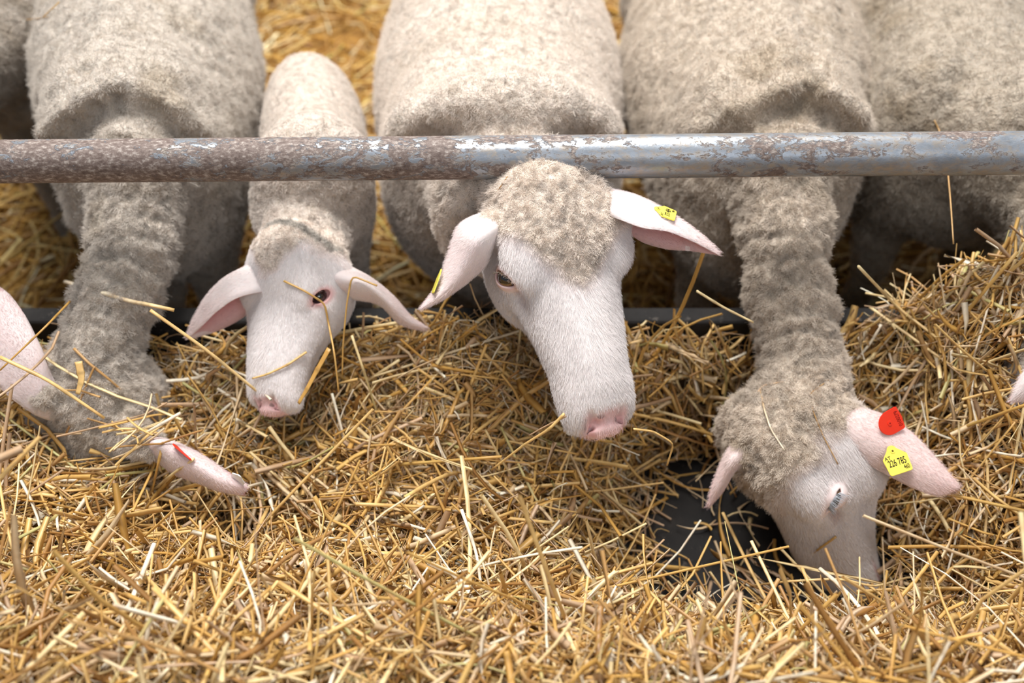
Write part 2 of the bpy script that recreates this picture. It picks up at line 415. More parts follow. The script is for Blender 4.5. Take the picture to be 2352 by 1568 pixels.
# ------------------------------------------------------------------ ears
def spl(pts, n):
    p = np.asarray(pts, float); t = np.concatenate([[0], np.cumsum(np.linalg.norm(np.diff(p, axis=0), axis=1))]); t /= t[-1]
    m = np.gradient(p, t, axis=0); u = np.linspace(0, 1, n); i = np.clip(np.searchsorted(t, u, side='right') - 1, 0, len(t) - 2)
    h = (t[i + 1] - t[i])[:, None]; s = ((u - t[i])[:, None]) / h
    return (2*s**3-3*s**2+1)*p[i] + (s**3-2*s**2+s)*h*m[i] + (-2*s**3+3*s**2)*p[i+1] + (s**3-s**2)*h*m[i+1]
def make_ear(A, Mi, Bq, thick=.0034, nu=36, nv=20):
    A, Mi, Bq = spl(A, nu), spl(Mi, nu), spl(Bq, nu)
    v = np.linspace(0, 1, nv)[None, :, None]
    la, lm, lb = 2 * (v - .5) * (v - 1), 4 * v * (1 - v), 2 * v * (v - .5)
    S = A[:, None] * la + Mi[:, None] * lm + Bq[:, None] * lb
    du = np.gradient(S, axis=0); dv = np.gradient(S, axis=1); N = np.cross(du, dv); N /= np.linalg.norm(N, axis=2)[..., None] + 1e-9
    mid = (Mi - (A + Bq) / 2)
    if (N[:, nv // 2] * mid).sum() < 0: N = -N; flip = True
    else: flip = False
    u = np.linspace(0, 1, nu)[:, None]
    th = thick * np.sqrt(np.clip(1 - (2 * v[..., 0] - 1) ** 2, .06, 1)) * np.sqrt(np.clip(1.02 - u, .04, 1)) * (1 + .8 * np.clip(.25 - u, 0, 1) * 4)
    out = S + N * th[..., None] * .5; inn = S - N * th[..., None] * .5
    V = np.concatenate([out.reshape(-1, 3), inn.reshape(-1, 3)]); NN = np.concatenate([N.reshape(-1, 3), -N.reshape(-1, 3)])
    i = np.arange(nu - 1)[:, None] * nv + np.arange(nv - 1)[None]; i = i.ravel(); off = nu * nv
    q1 = np.stack([i, i + nv, i + nv + 1, i + 1], 1); q2 = np.stack([i, i + 1, i + nv + 1, i + nv], 1) + off
    if flip: q1 = q1[:, ::-1]; q2 = q2[:, ::-1]
    r = []
    def strip(idx):
        idx = np.asarray(idx); r.append(np.stack([idx[:-1], idx[:-1] + off, idx[1:] + off, idx[1:]], 1))
    strip(np.arange(nu) * nv); strip((np.arange(nu) * nv + nv - 1)[::-1]); strip((np.arange(nv) + (nu - 1) * nv)); strip(np.arange(nv)[::-1])
    st = np.concatenate(r)
    if flip: st = st[:, ::-1]
    inner = np.concatenate([np.zeros(off), np.ones(off)]); uu = np.tile(np.repeat(np.linspace(0, 1, nu), nv), 2)
    vv = np.tile(np.tile(np.abs(np.linspace(-1, 1, nv)), nu), 2)
    return V, np.concatenate([q1, q2, st]), NN, inner, uu, vv
def dpts(l): return [at_d(*p) for p in l]

WOOL = np.array(srgb(207, 197, 186)[:3]); FACE = np.array(srgb(237, 230, 228)[:3]); PINK = np.array(srgb(226, 160, 158)[:3])
DEEP = np.array(srgb(205, 120, 124)[:3]); DIRT = np.array(srgb(150, 132, 104)[:3])

def finish(B, root, opt):
    """mesh, ears, colours, fleece strands of one animal; all in world space, the root stands at its hooves"""
    h = opt.get('h', .0055)
    V, Q = surface_nets(B, h)
    head = np.zeros(0); rg = np.random.default_rng(len(B.pr) * 7 + int(abs(root.location.x) * 100))
    o, R, sc, _ = B.hd
    def region(Vx, Fx, fn): return fn(Vx[Fx].mean(1))
    def inhead(P, m=.0):
        q = B.hl(P); return (q[:, 1] > -.02 - m) & (q[:, 1] < .30 + m) & (np.abs(q[:, 0]) < .10 + m) & (np.abs(q[:, 2] + .06) < .12 + m)
    tris = np.zeros((0, 3), int)
    if opt.get('detail', 1):
        yb = opt.get('fine_y', .06)
        V, Q, t1 = refine(V, Q, region(V, Q, lambda P: inhead(P, .01) | ((P[:, 1] < yb) & (P[:, 2] > .25))))
        tris = np.concatenate([tris, t1])
        V, Q, t2 = refine(V, Q, region(V, Q, lambda P: inhead(P, -.004)))
        tris = np.concatenate([tris, t2])
        if opt['detail'] > 1:
            def tiny(P):
                q = B.hl(P); X = np.stack([np.abs(q[:, 0]), q[:, 1], q[:, 2]], 1)
                return (np.linalg.norm(X - EYE - E_N * .008, axis=1) < .026) | ((q[:, 1] > .235) & (q[:, 2] > -.085) & (q[:, 1] < .28))
            V, Q, t3 = refine(V, Q, region(V, Q, tiny)); tris = np.concatenate([tris, t3])
    for it in range(3):
        f = B.f(V); g = B.grad(V); g2 = np.maximum((g * g).sum(1), .2)
        st = np.clip(f / g2, -h, h); V = V - g * st[:, None]
    g = B.grad(V, .0012); N = g / (np.linalg.norm(g, axis=1)[:, None] + 1e-9)
    q = B.hl(V); X = np.stack([np.abs(q[:, 0]), q[:, 1], q[:, 2]], 1); inh = inhead(V, .03)
    # fleece mask: the body, neck, poll and forehead carry wool; face and lower jaw short hair
    fore = opt.get('forehead', .115)
    edge = vnoise(q, .018, 3) * .010
    topw = smoothstep(.012, -.012, q[:, 1] - (fore - X[:, 0] * 1.1) + edge) * smoothstep(-.055, -.028, q[:, 2] + edge)
    backw = smoothstep(.028, .002, q[:, 1] + edge + np.clip(q[:, 2] + .04, -.12, 0) * .2)
    wool = np.where(inh, np.maximum(topw, backw), 1.0)
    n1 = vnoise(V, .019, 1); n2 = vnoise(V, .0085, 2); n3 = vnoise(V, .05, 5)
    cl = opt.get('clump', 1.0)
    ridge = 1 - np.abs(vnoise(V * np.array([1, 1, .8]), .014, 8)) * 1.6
    disp = wool * (n1 * .0014 + n2 * .0011 + (ridge - .5) * .0013 + n3 * .0025) * cl + .0012 * wool
    if opt.get('folds'): disp += opt['folds'](V)
    V = V + N * disp[:, None]
    # recompute normals from faces for strands
    F = [Q] + ([tris] if len(tris) else [])
    # colours
    col = np.where(wool[:, None] > 0, WOOL * wool[:, None] + FACE * opt.get('face', 1.0) * (1 - wool[:, None]), FACE)
    d = smoothstep(.1, .7, vnoise(V, .09, 21) * .6 + vnoise(V, .03, 22) * .4) * wool * opt.get('dirt', .35)
    col = col * (1 - d[:, None]) + DIRT * d[:, None]
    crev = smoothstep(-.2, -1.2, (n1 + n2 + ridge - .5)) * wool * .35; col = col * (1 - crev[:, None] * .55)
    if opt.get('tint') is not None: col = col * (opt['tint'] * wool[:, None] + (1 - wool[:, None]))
    col = col * (1 + .20 * (inh * wool * (q[:, 1] > -.03)))[:, None]
    e0 = np.linalg.norm((X - (EYE + E_N * .012)) @ np.stack([E_N, E_A * .85, E_B * 1.35]).T, axis=1)
    pk = smoothstep(.026, .013, e0) * inh * opt.get('eyepink', .42)
    tg = smoothstep(.011, .0, np.linalg.norm((X - (EYE + np.array([-.003, .030, .003]))) * np.array([1, .5, 1]), axis=1)) * inh * opt.get('tear', 1)
    nose = smoothstep(.240, .256, q[:, 1] + vnoise(q, .012, 4) * .004) * smoothstep(.029, .020, X[:, 0]) * smoothstep(-.066, -.060, q[:, 2]) * inh
    lips = smoothstep(.0045, .0015, np.abs(q[:, 2] + .0655)) * smoothstep(.2, .215, q[:, 1]) * inh
    nose = nose * (.55 + .35 * np.clip(vnoise(q, .009, 71) + .3, 0, 1)); pk = np.maximum(pk, np.maximum(nose, lips * .6)); col = col * (1 - pk[:, None]) + PINK * pk[:, None]
    col = col * (1 - (np.clip(tg, 0, 2) * .35)[:, None] * np.array([.5, .75, .8]))
    lid = smoothstep(.0165, .0145, np.linalg.norm(X - EYE, axis=1)) * smoothstep(.024, .012, e0) * inh
    col = col * (1 - lid[:, None] * np.array([.35, .6, .6]))
    spk = smoothstep(.42, .62, vnoise(q, .006, 31)) * nose; col = col * (1 - spk[:, None] * .75)
    dn = np.minimum(cone(X, (.0205, .2430, -.0150), (.0155, .2580, -.0285), .0030, .0052), cone(X, (.0150, .2590, -.0300), (.0190, .2660, -.0430), .0030, .0012))
    nos = smoothstep(.0016, -.0012, dn) * inh; col = col * (1 - nos[:, None] * np.array([.80, .90, .90]))
    if opt.get('paint'): col = opt['paint'](V, q, col)
    woola = wool.copy(); bald = np.maximum(np.minimum(nose * 1.4, 1), smoothstep(.022, .019, e0) * inh)
    bald = np.maximum(bald, smoothstep(.004, .001, dn) * inh)
    allV = [V]; allF = [Q]; allT = [tris]; allC = [col]; allW = [woola]; off = len(V)
    for ear in opt.get('ears', []):
        EV, EQ, EN, inner, uu, vv = make_ear(*ear)
        bump_ = vnoise(EV, .02, 9) * .0006; EV = EV + EN * bump_[:, None]
        c = FACE[None] * np.ones((len(EV), 1)) * opt.get('face', 1.0)
        p = np.clip(inner * (.85 - .35 * smoothstep(.5, 1, vv)) + (1 - inner) * (opt.get('earpink', .06) + .20 * uu * uu) + vnoise(EV, .02, 12) * .06, 0, 1)
        c = c * (1 - p[:, None]) + (DEEP * inner[:, None] + PINK * (1 - inner[:, None])) * p[:, None]
        allV.append(EV); allF.append(EQ + off); allC.append(c); allW.append(np.zeros(len(EV))); off += len(EV)
        opt.setdefault('_ear', []).append((EV, EQ, EN, inner, c))
    VV = np.concatenate(allV); QQ = np.concatenate(allF); CC = np.clip(np.concatenate(allC), 0, 1); WW = np.concatenate(allW)
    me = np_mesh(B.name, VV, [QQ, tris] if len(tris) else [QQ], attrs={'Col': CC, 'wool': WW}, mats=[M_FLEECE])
    link_mesh('body', me, None, root)
    # strands
    T = tris_of(F)
    cam_d = V - CAM; facing = -(cam_d * N).sum(1) / np.linalg.norm(cam_d, axis=1)
    dep = cam_d @ A_F; px = 1176 + FPX * (cam_d @ A_R) / dep; py = 784 - FPX * (cam_d @ A_U) / dep
    vis = smoothstep(-.35, -.05, facing) * (px > -120) * (px < 2470) * (py > -90) * (py < 1640)
    dm = opt.get('hair', 1.0)
    Rr = R
    def short_dir(P, Nn, rg):
        qq = B.hl(P); fwd = np.zeros_like(P); fwd += R[1]
        sx = np.tanh(qq[:, 0] / .03)[:, None] * R[0]
        face_dir = fwd * .9 + sx * .35 - Nn * 0
        tpart = face_dir - Nn * (face_dir * Nn).sum(1)[:, None]
        return tpart * .95 + Nn * .28 + rg.normal(0, .13, P.shape)
    def wool_dir(P, Nn, rg):
        nz = np.stack([vnoise(P, .0055, 41), vnoise(P, .0055, 42), vnoise(P, .0055, 43)], 1)
        return Nn * .75 + nz * 1.1 + np.array([0, -.12, -.18]) + rg.normal(0, .25, P.shape)
    cf = np.clip(col * 1.06, 0, 1)
    inhm = inh & (wool < .6)
    hair('short_face_hair', root, V, T, N, vis * (1 - wool) * inh * (1 - bald) * 0.9e6 * dm, short_dir, lambda P: np.full(len(P), .0062) * sc, .00013, cf, 1)
    wd = opt.get('wool_dens', 7e5)
    farf = (1 - .70 * smoothstep(.03, .16, V[:, 1])) * (1 + .8 * inh)
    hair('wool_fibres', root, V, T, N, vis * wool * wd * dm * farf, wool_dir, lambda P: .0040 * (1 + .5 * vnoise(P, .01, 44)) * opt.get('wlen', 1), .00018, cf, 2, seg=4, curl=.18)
    for k_, (EV, EQ, EN, inner, c) in enumerate(opt.get('_ear', [])):
        ax = nrm(EV[len(EV) // 2 - 5] - EV[5])
        def ed(P, Nn, rg, ax=ax): return ax * .95 + Nn * .16 + rg.normal(0, .10, P.shape)
        hair('ear_hair', root, EV, tris_of([EQ]), EN, (1 - inner * .75) * 6e5 * dm, ed, lambda P: np.full(len(P), .0038) * sc, .00010, np.clip(c * 1.05, 0, 1), 5 + k_)
    print('   ', B.name, len(V), 'verts', round(time.time() - T0, 1), 's')

def eyeballs(B, root, m, sides=(1, -1)):
    o, R, sc, _ = B.hd
    for sd in sides:
        me = bpy.data.meshes.new('eye'); bm = bmesh.new(); bmesh.ops.create_uvsphere(bm, u_segments=32, v_segments=20, radius=EYE_R)
        for v in bm.verts:
            if v.co.z > .0118: v.co.z += (v.co.z - .0118) * .5
        bm.to_mesh(me); bm.free(); me.polygons.foreach_set('use_smooth', [True] * len(me.polygons)); me.materials.append(m)
        eo = bpy.data.objects.new('eye', me); C.objects.link(eo)
        S = np.array([sd, 1, 1]); n = nrm((E_N * S) @ R); a = nrm((E_A * S) @ R); b = np.cross(n, a); p = B.hw(EYE * S)
        Mx = Matrix(((a[0], b[0], n[0], p[0]), (a[1], b[1], n[1], p[1]), (a[2], b[2], n[2], p[2]), (0, 0, 0, 1)))
        eo.parent = root; eo.matrix_parent_inverse = Matrix.Translation(root.location).inverted(); eo.matrix_basis = Mx @ Matrix.Scale(sc, 4)

def lashes(B, root, sd, n=70, col=(.82, .80, .78), L=.010, droop=.3, dark=.0):
    o, R, sc, _ = B.hd; rg = np.random.default_rng(9); S = np.array([sd, 1, 1]); pts = []
    t = rg.uniform(-1, 1, n)
    for ti in t:
        base = EYE + E_N * (.0155 - .0035 * ti * ti) + E_A * (.012 * ti) + E_B * (.0066 * (1 - ti * ti))
        dr = nrm(E_N * .8 - E_B * droop + E_A * .35 * ti + rg.normal(0, .12, 3))
        l = L * rg.uniform(.6, 1.15)
        for k in (0, .33, .66, 1): pts.append(base + dr * l * k - E_B * (k * k) * l * .25)
    pts = np.array([B.hw(p * S) for p in pts])
    hc = bpy.data.hair_curves.new('eyelashes'); hc.add_curves([4] * n); hc.attributes['position'].data.foreach_set('vector', pts.astype(np.float32).ravel())
    r = hc.attributes.get('radius') or hc.attributes.new('radius', 'FLOAT', 'POINT')
    r.data.foreach_set('value', np.tile(np.array([.00022, .0002, .00014, .00006], np.float32), n))
    ca = hc.attributes.new('Col', 'FLOAT_COLOR', 'CURVE'); cc = np.tile(np.array([*col, 1.0], np.float32), (n, 1)); cc[:, :3] *= rg.uniform(.6, 1.1, (n, 1)).astype(np.float32)
    ca.data.foreach_set('color', np.clip(cc, 0, 1).ravel()); hc.materials.append(M_HAIR)
    ob = bpy.data.objects.new('eyelashes', hc); C.objects.link(ob); ob.parent = root; ob.matrix_parent_inverse = Matrix.Translation(root.location).inverted()

def body(B, W, Rp, wid=.165, hgt=.19, ridge=0, shw=1.0):
    """W withers top, Rp rump top in the world"""
    W = np.asarray(W, float); Rp = np.asarray(Rp, float); ax = nrm((Rp - W) * [1, 1, 0]); sd = np.array([-ax[1], ax[0], 0]) * -1
    Rm = np.stack([sd, ax, [0, 0, 1.0]]); L = np.linalg.norm(Rp - W)
    P = lambda x, y, z: W + sd * x + ax * y + np.array([0, 0, z]) + (Rp - W) * [0, 0, 1] * (y / L)
    B.e(P(0, L * .46, -hgt), (wid * 1.0, L * .37, hgt), .05, Rm)
    B.e(P(0, L * .64, -hgt * 1.05), (wid * 1.0, L * .38, hgt * 1.05), .04, Rm)
    B.e(P(0, L * .86, -hgt * .9), (wid * .86, L * .22, hgt * .92), .05, Rm)
    s = wid / .165
    B.e(P(0, L * .22, -hgt * .78), (wid * (.45 + .42 * shw), L * .24, hgt * .76), .05, Rm)
    for x in (-1, 1): B.e(P(x * wid * .50 * shw, .085 * s, -.145 * s), (wid * .46 * shw ** .5, .095 * s, .140 * s), .045, Rm)
    B.e(P(0, .055 * s, -.215 * s), (wid * .52 * shw ** .5, .075 * s, .105 * s), .045, Rm)
    if ridge: B.c(P(0, .03, -.022), P(0, L * .9, -.016), .022, .03, .03)
    for yy, x0, hind in ((.115 * s, wid * .50 * shw, 0), (L * .93, wid * .52, 1)):
        for x in (-1, 1):
            top = P(x * x0, yy, -hgt * 1.25); gz = 0.0
            if hind:
                st = P(x * x0, yy - .05, -hgt * 1.7); st[2] = max(st[2], .30 * s); hk = P(x * x0 * .9, yy + .07, 0); hk[2] = .20 * s + gz
                ft = P(x * x0 * .9, yy + .03, 0); ft[2] = .045
                B.c(top, st, .085 * s, .06 * s, .05); B.c(st, hk, .052 * s, .024 * s, .03); B.c(hk, ft, .023 * s, .019 * s, .015)
            else:
                kn = P(x * x0 * .88, yy - .015, 0); kn[2] = .21 * s; ft = P(x * x0 * .88, yy, 0); ft[2] = .045
                B.c(top, kn, .062 * s, .027 * s, .05); B.c(kn, ft, .026 * s, .019 * s, .015)
            hf = ft - ax * .018; hf[2] = .016
            B.c(ft, hf, .021 * s, .020 * s, .012)
    return P

# ------------------------------------------------------------------ the setting
ALLEY = 0.20                                                       # feed table level, the pen floor behind the kerb is at 0
def rubber():
    m, nt, b = mat('black_rubber_floor'); co = objco(nt)
    n1 = noise(nt, 9, 5, .65, co); n2 = noise(nt, 60, 4, .7, co)
    c = ramp(nt, n1, [(.35, srgb(20, 18, 18)), (.6, srgb(36, 33, 31)), (.75, srgb(58, 52, 47))])
    c = mixrgb(nt, ramp(nt, n2, [(.62, (0, 0, 0, 1)), (.70, (.35, .35, .35, 1))]), c, srgb(120, 112, 104))
    nt.links.new(c, b.inputs['Base Color']); b.inputs['Roughness'].default_value = .75; b.inputs['Specular IOR Level'].default_value = .3
    nt.links.new(bump(nt, n2, .5, .004), b.inputs['Normal']); return m
def pen_ground():
    m, nt, b = mat('trodden_straw_ground'); co = objco(nt, (1, 1, 1)); n1 = noise(nt, 14, 6, .7, co, 1.2)
    nt.links.new(ramp(nt, n1, [(.3, srgb(84, 56, 24)), (.5, srgb(160, 116, 52)), (.7, srgb(206, 164, 88))]), b.inputs['Base Color'])
    b.inputs['Roughness'].default_value = .9; nt.links.new(bump(nt, n1, .8, .02), b.inputs['Normal']); return m
def box(name, lo, hi, m, bev=0):
    bm = bmesh.new(); bmesh.ops.create_cube(bm, size=1)
    for v in bm.verts: v.co = Vector([lo[i] + (v.co[i] + .5) * (hi[i] - lo[i]) for i in range(3)])
    if bev: bmesh.ops.bevel(bm, geom=bm.edges[:], offset=bev, segments=3, affect='EDGES', profile=.5)
    me = bpy.data.meshes.new(name); bm.to_mesh(me); bm.free(); me.materials.append(m)
    o = bpy.data.objects.new(name, me); C.objects.link(o); return o
M_RUB = rubber(); M_GROUND = pen_ground()
tag(box('floor', (-3.2, 0.02, -.1), (3.2, 5.2, 0), M_GROUND), kind='structure')
tag(box('floor_feed_alley', (-3.2, -3.2, -.1), (3.2, 0.0, ALLEY), M_RUB), kind='structure')
kb = box('feed_kerb', (-3.2, 0.0, -.1), (3.2, .030, .378), M_RUB, .006)
tag(kb, 'black rubber-faced kerb board running along the ground under the rail', 'kerb')

def pipe_mat():
    m, nt, b = mat('worn_galvanised_paint'); co = objco(nt, (.6, 1, 1))
    big = noise(nt, 7.5, 3, .6, co, .3); n = noise(nt, 46, 9, .72, co, .5); sp = noise(nt, 240, 4, .7, co)
    f = math_(nt, 'ADD', math_(nt, 'MULTIPLY', n, .9), math_(nt, 'MULTIPLY', big, .62)); f = math_(nt, 'ADD', f, math_(nt, 'MULTIPLY', sp, .28))
    zz = nt.nodes.new('ShaderNodeSeparateXYZ'); nt.links.new(objco(nt), zz.inputs[0])
    f = math_(nt, 'ADD', f, math_(nt, 'MULTIPLY', math_(nt, 'SUBTRACT', zz.outputs[0], .25), -.16))
    rust = ramp(nt, f, [(.91, (0, 0, 0, 1)), (.96, (1, 1, 1, 1))])
    steel = ramp(nt, n, [(.35, srgb(126, 132, 140)), (.6, srgb(160, 166, 174))])
    dust = ramp(nt, noise(nt, 120, 5, .7, co), [(.45, (0, 0, 0, 1)), (.62, (.8, .8, .8, 1))])
    steel = mixrgb(nt, dust, steel, srgb(160, 148, 134))
    rc = ramp(nt, sp, [(.3, srgb(78, 62, 56)), (.52, srgb(116, 101, 94)), (.68, srgb(168, 158, 150))])
    nt.links.new(mixrgb(nt, rust, steel, rc), b.inputs['Base Color'])
    nt.links.new(math_(nt, 'ADD', math_(nt, 'MULTIPLY', rust, .3), .38), b.inputs['Roughness'])
    nt.links.new(math_(nt, 'SUBTRACT', .45, math_(nt, 'MULTIPLY', rust, .4)), b.inputs['Metallic'])
    h = math_(nt, 'SUBTRACT', math_(nt, 'MULTIPLY', sp, .4), rust); nt.links.new(bump(nt, h, .6, .0012), b.inputs['Normal']); return m
def tube_pts(name, pts, r, m, seg=32):
    pts = np.asarray(pts, float); V = []; n = len(pts)
    for i, p in enumerate(pts):
        t = nrm(pts[min(i + 1, n - 1)] - pts[max(i - 1, 0)]); a = nrm(np.cross(t, [0, 0, 1.0])) if abs(t[2]) < .9 else np.array([1., 0, 0]); bb = np.cross(a, t)
        for k in range(seg):
            an = 2 * math.pi * k / seg; V.append(p + (a * math.cos(an) + bb * math.sin(an)) * r)
    F = [[i * seg + k, i * seg + (k + 1) % seg, (i + 1) * seg + (k + 1) % seg, (i + 1) * seg + k] for i in range(n - 1) for k in range(seg)]
    F = np.array(F)[:, ::-1]; base = V[0]
    me = np_mesh(name, np.array(V), [F, np.array([list(range(seg))]), np.array([list(range((n - 1) * seg, n * seg))[::-1]])], mats=[m])
    return link_mesh(name, me)
pl, pr_ = at_y(0, 371, 0), at_y(2352, 351, 0); dv = pr_ - pl
rail = tube_pts('feed_rail', [pl - dv * .9, pl, pr_, pr_ + dv * .9], .0245, pipe_mat(), 48)
tag(rail, 'long horizontal steel rail with worn grey paint and brown rust above the sheep necks', 'rail')
# uprights that carry the rail, outside the picture on both sides
for xx in (pl[0] - .35, pr_[0] + .35):
    zz_ = float(np.interp(xx, [pl[0], pr_[0]], [pl[2], pr_[2]]))
    up = tube_pts('rail_post', [(xx, .018, .40), (xx, .012, zz_ - .02)], .021, rail.data.materials[0], 24)
    tag(up, 'grey steel post carrying the %s end of the feed rail' % ('lower' if xx > 0 else 'higher'), 'post')
# barn wall far behind the pen and at the alley's back
def board_mat():
    m, nt, b = mat('weathered_boards'); n = noise(nt, 6, 5, .6, objco(nt, (6, 1, .6)))
    nt.links.new(ramp(nt, n, [(.3, srgb(84, 70, 56)), (.7, srgb(140, 120, 98))]), b.inputs['Base Color']); b.inputs['Roughness'].default_value = .85; return m
tag(box('wall_back', (-3.2, 5.2, -.1), (3.2, 5.3, 2.6), board_mat()), kind='structure')

# ------------------------------------------------------------------ the animals
BEASTS = []
def new_beast(name, label, cat='sheep', group=None):
    B = Beast(name); B.label = label; BEASTS.append(B); B.cat = cat; return B
def place(B, base, opt, eye=None, lash=None):
    for ear in opt.get('ears', []):
        A_, M_, B_ = ear; s_ = B.hd[2]
        c0 = (A_[0] + M_[0] + B_[0]) / 3; c1 = (A_[1] + M_[1] + B_[1]) / 3
        B.c(B.hw([.0, .02, -.045]) * .35 + c0 * .65, c1, .022 * s_, .0135 * s_, .02)
        B.earcaps = getattr(B, 'earcaps', []) + [((A_[i] + 2 * M_[i] + B_[i]) / 4, (A_[i + 1] + 2 * M_[i + 1] + B_[i + 1]) / 4) for i in range(len(M_) - 1)]
    root = empty(B.name, base); tag(root, B.label, B.cat); B.root = root
    finish(B, root, opt)
    if eye is not None: eyeballs(B, root, eye)
    for a in lash or []: lashes(B, root, *a[0], **a[1])
    return root

def bmarch(B, px, py, t=.8):
    r = ray(px, py)
    for _ in range(160):
        d = float(B.f((CAM + r * t)[None])[0])
        if d < .001: break
        t += max(d * .6, .001)
    return t
def crease(B, pix, rr, lift, gr, drop, depth):
    """a lip of loose shoulder wool along pix and the furrow below it"""
    P = [at_d(x, y, t + rr - lift) for x, y in pix for t in [bmarch(B, x, y)] if t < 1.75]
    G = [at_d(x, y + drop, t - gr + depth) for x, y in pix for t in [bmarch(B, x, y + drop)] if t < 1.75]
    print('      crease', len(P), len(G))
    for a, b_ in zip(P[:-1], P[1:]): B.c(a, b_, rr, rr, rr * .9)
    for a, b_ in zip(G[:-1], G[1:]): B.sub(a, b_, gr, gr, gr * 1.4)
# --- centre ewe, head raised over the straw
B2 = new_beast('ewe', 'cream ewe in the middle with her white face lifted above the straw')
R2 = head_frame(14.5, 8, -18); o2 = at_d(1244, 448, 1.160) + R2[2] * .045
W2 = at_y(1150, 262, .13); body(B2, W2, W2 + [-.015, .70, -.02], .196, .20, shw=.84)
B2.c(W2 + [.0, .03, -.10], at_d(1175, 440, 1.25), .112, .094, .030)
hb = o2 - R2[2] * .062 + R2[1] * .012
B2.c(at_d(1175, 440, 1.25), hb - R2[1] * .02, .092, .066, .02)
B2.c(at_d(1140, 500, 1.27), o2 - R2[2] * .105 + R2[1] * .05, .075, .048, .02)
crease(B2, [(945, 312), (985, 285), (1070, 256), (1170, 243), (1260, 254), (1335, 288), (1365, 312)], .034, .014, .016, 40, .014)
B2.head(o2, R2, 1.06, dict(eye=1.0), .025)
# --- lamb
BL = new_beast('lamb', 'small lamb with a dark eye and drooping ears nosing the straw', 'lamb')
RL = head_frame(-8, 10, 32); oL = at_d(694, 565, 1.265) + RL[2] * .036
WL = at_y(700, 350, .10); body(BL, WL, WL + [-.075, .40, -.13], .073, .105)
BL.c(WL + [0, .04, -.06], at_d(706, 480, 1.36), .074, .070, .02)
hbL = oL - RL[2] * .045 + RL[1] * .01
BL.c(at_d(706, 480, 1.36), hbL, .070, .048, .014)
BL.head(oL, RL, .80, dict(eye=1.25, wide=1.30, wool=1, tear=0), .012)
# --- right ewe with two ear tags
B3 = new_beast('ewe', 'ewe with red and yellow ear tags eating from the bare dark floor')
R3 = head_frame(25, -16, 76); o3 = at_d(1796, 940, 1.225) + R3[2] * .052
W3 = at_y(1812, 250, .125); body(B3, W3, W3 + [.065, .72, -.0], .190, .20, ridge=1, shw=.60)
n3 = [W3 + [-.0, .03, -.09], at_d(1800, 530, 1.285), at_d(1818, 690, 1.270), at_d(1845, 880, 1.255), o3 - R3[2] * .058 + R3[1] * .02]
for a, b_, ra, rb, k in ((0, 1, .076, .051, .014), (1, 2, .051, .048, .02), (2, 3, .048, .046, .02), (3, 4, .046, .056, .02)): B3.c(n3[a], n3[b_], ra, rb, k)
crease(B3, [(1620, 300), (1700, 262), (1780, 228), (1848, 205), (1905, 232), (1950, 268), (1985, 305)], .018, .008, .014, 34, .012)
B3.head(o3, R3, 1.10, dict(eye=.45), .02)
# --- left ewe, head buried
B1 = new_beast('ewe', 'woolly ewe whose head is buried in the straw beside the lamb')
o1 = at_d(205, 905, 1.215); R1 = head_frame(-26, -22, 5)
W1 = at_y(272, 236, .12) - [.012, 0, 0]; body(B1, W1, W1 + [-.175, .72, .0], .168, .20, ridge=1, shw=.60)
n1_ = [W1 + [.01, .03, -.09], at_d(312, 530, 1.285), at_d(268, 690, 1.262), at_d(218, 830, 1.250), o1 - R1[2] * .058 + R1[1] * .02]
for a, b_, ra, rb, k in ((0, 1, .076, .049, .014), (1, 2, .049, .045, .02), (2, 3, .045, .045, .02), (3, 4, .045, .055, .02)): B1.c(n1_[a], n1_[b_], ra, rb, k)
crease(B1, [(120, 318), (165, 270), (220, 232), (272, 205), (340, 232), (400, 265), (455, 310)], .018, .008, .014, 34, .012)
B1.head(o1, R1, 1.04, dict(eye=.3), .02)
# --- far left body
B0 = new_beast('ewe', 'shaded ewe at the edge of the flock beyond the woolly ewe')
W0 = np.array([-.80, .50, .60]); body(B0, W0, W0 + [-.12, .70, .0], .150, .20)
o0 = W0 + [-.10, -.34, -.10]; R0 = np.stack([nrm([.88, -.46, 0]), nrm([-.30, -.58, -.75]), [0, 0, 0]]); R0[2] = np.cross(R0[0], R0[1]); R0[0] = nrm(np.cross(R0[1], R0[2]))
B0.c(W0 + [0, .03, -.09], o0 - R0[2] * .055, .092, .060, .03)
B0.head(o0, R0, 1.0, dict(eye=.9), .02)
# --- far right body, turning out of the picture
B4 = new_beast('ewe', 'greyish ewe behind the tall straw pile, its neck turned away')
W4 = at_y(2370, 150, .20) + [.0, 0, -.03]; body(B4, W4, W4 + [.06, .70, .0], .160, .20)
o4 = at_d(2560, 780, 1.14); R4 = head_frame(10, -10, -12)
n4 = [W4 + [.03, .02, -.10], at_d(2440, 470, 1.34), at_d(2510, 660, 1.24), o4 - R4[2] * .058 + R4[1] * .02]
for a, b_, ra, rb, k in ((0, 1, .105, .075, .03), (1, 2, .075, .066, .02), (2, 3, .066, .062, .02)): B4.c(n4[a], n4[b_], ra, rb, k)
B4.head(o4, R4, 1.04, dict(eye=.9), .02)

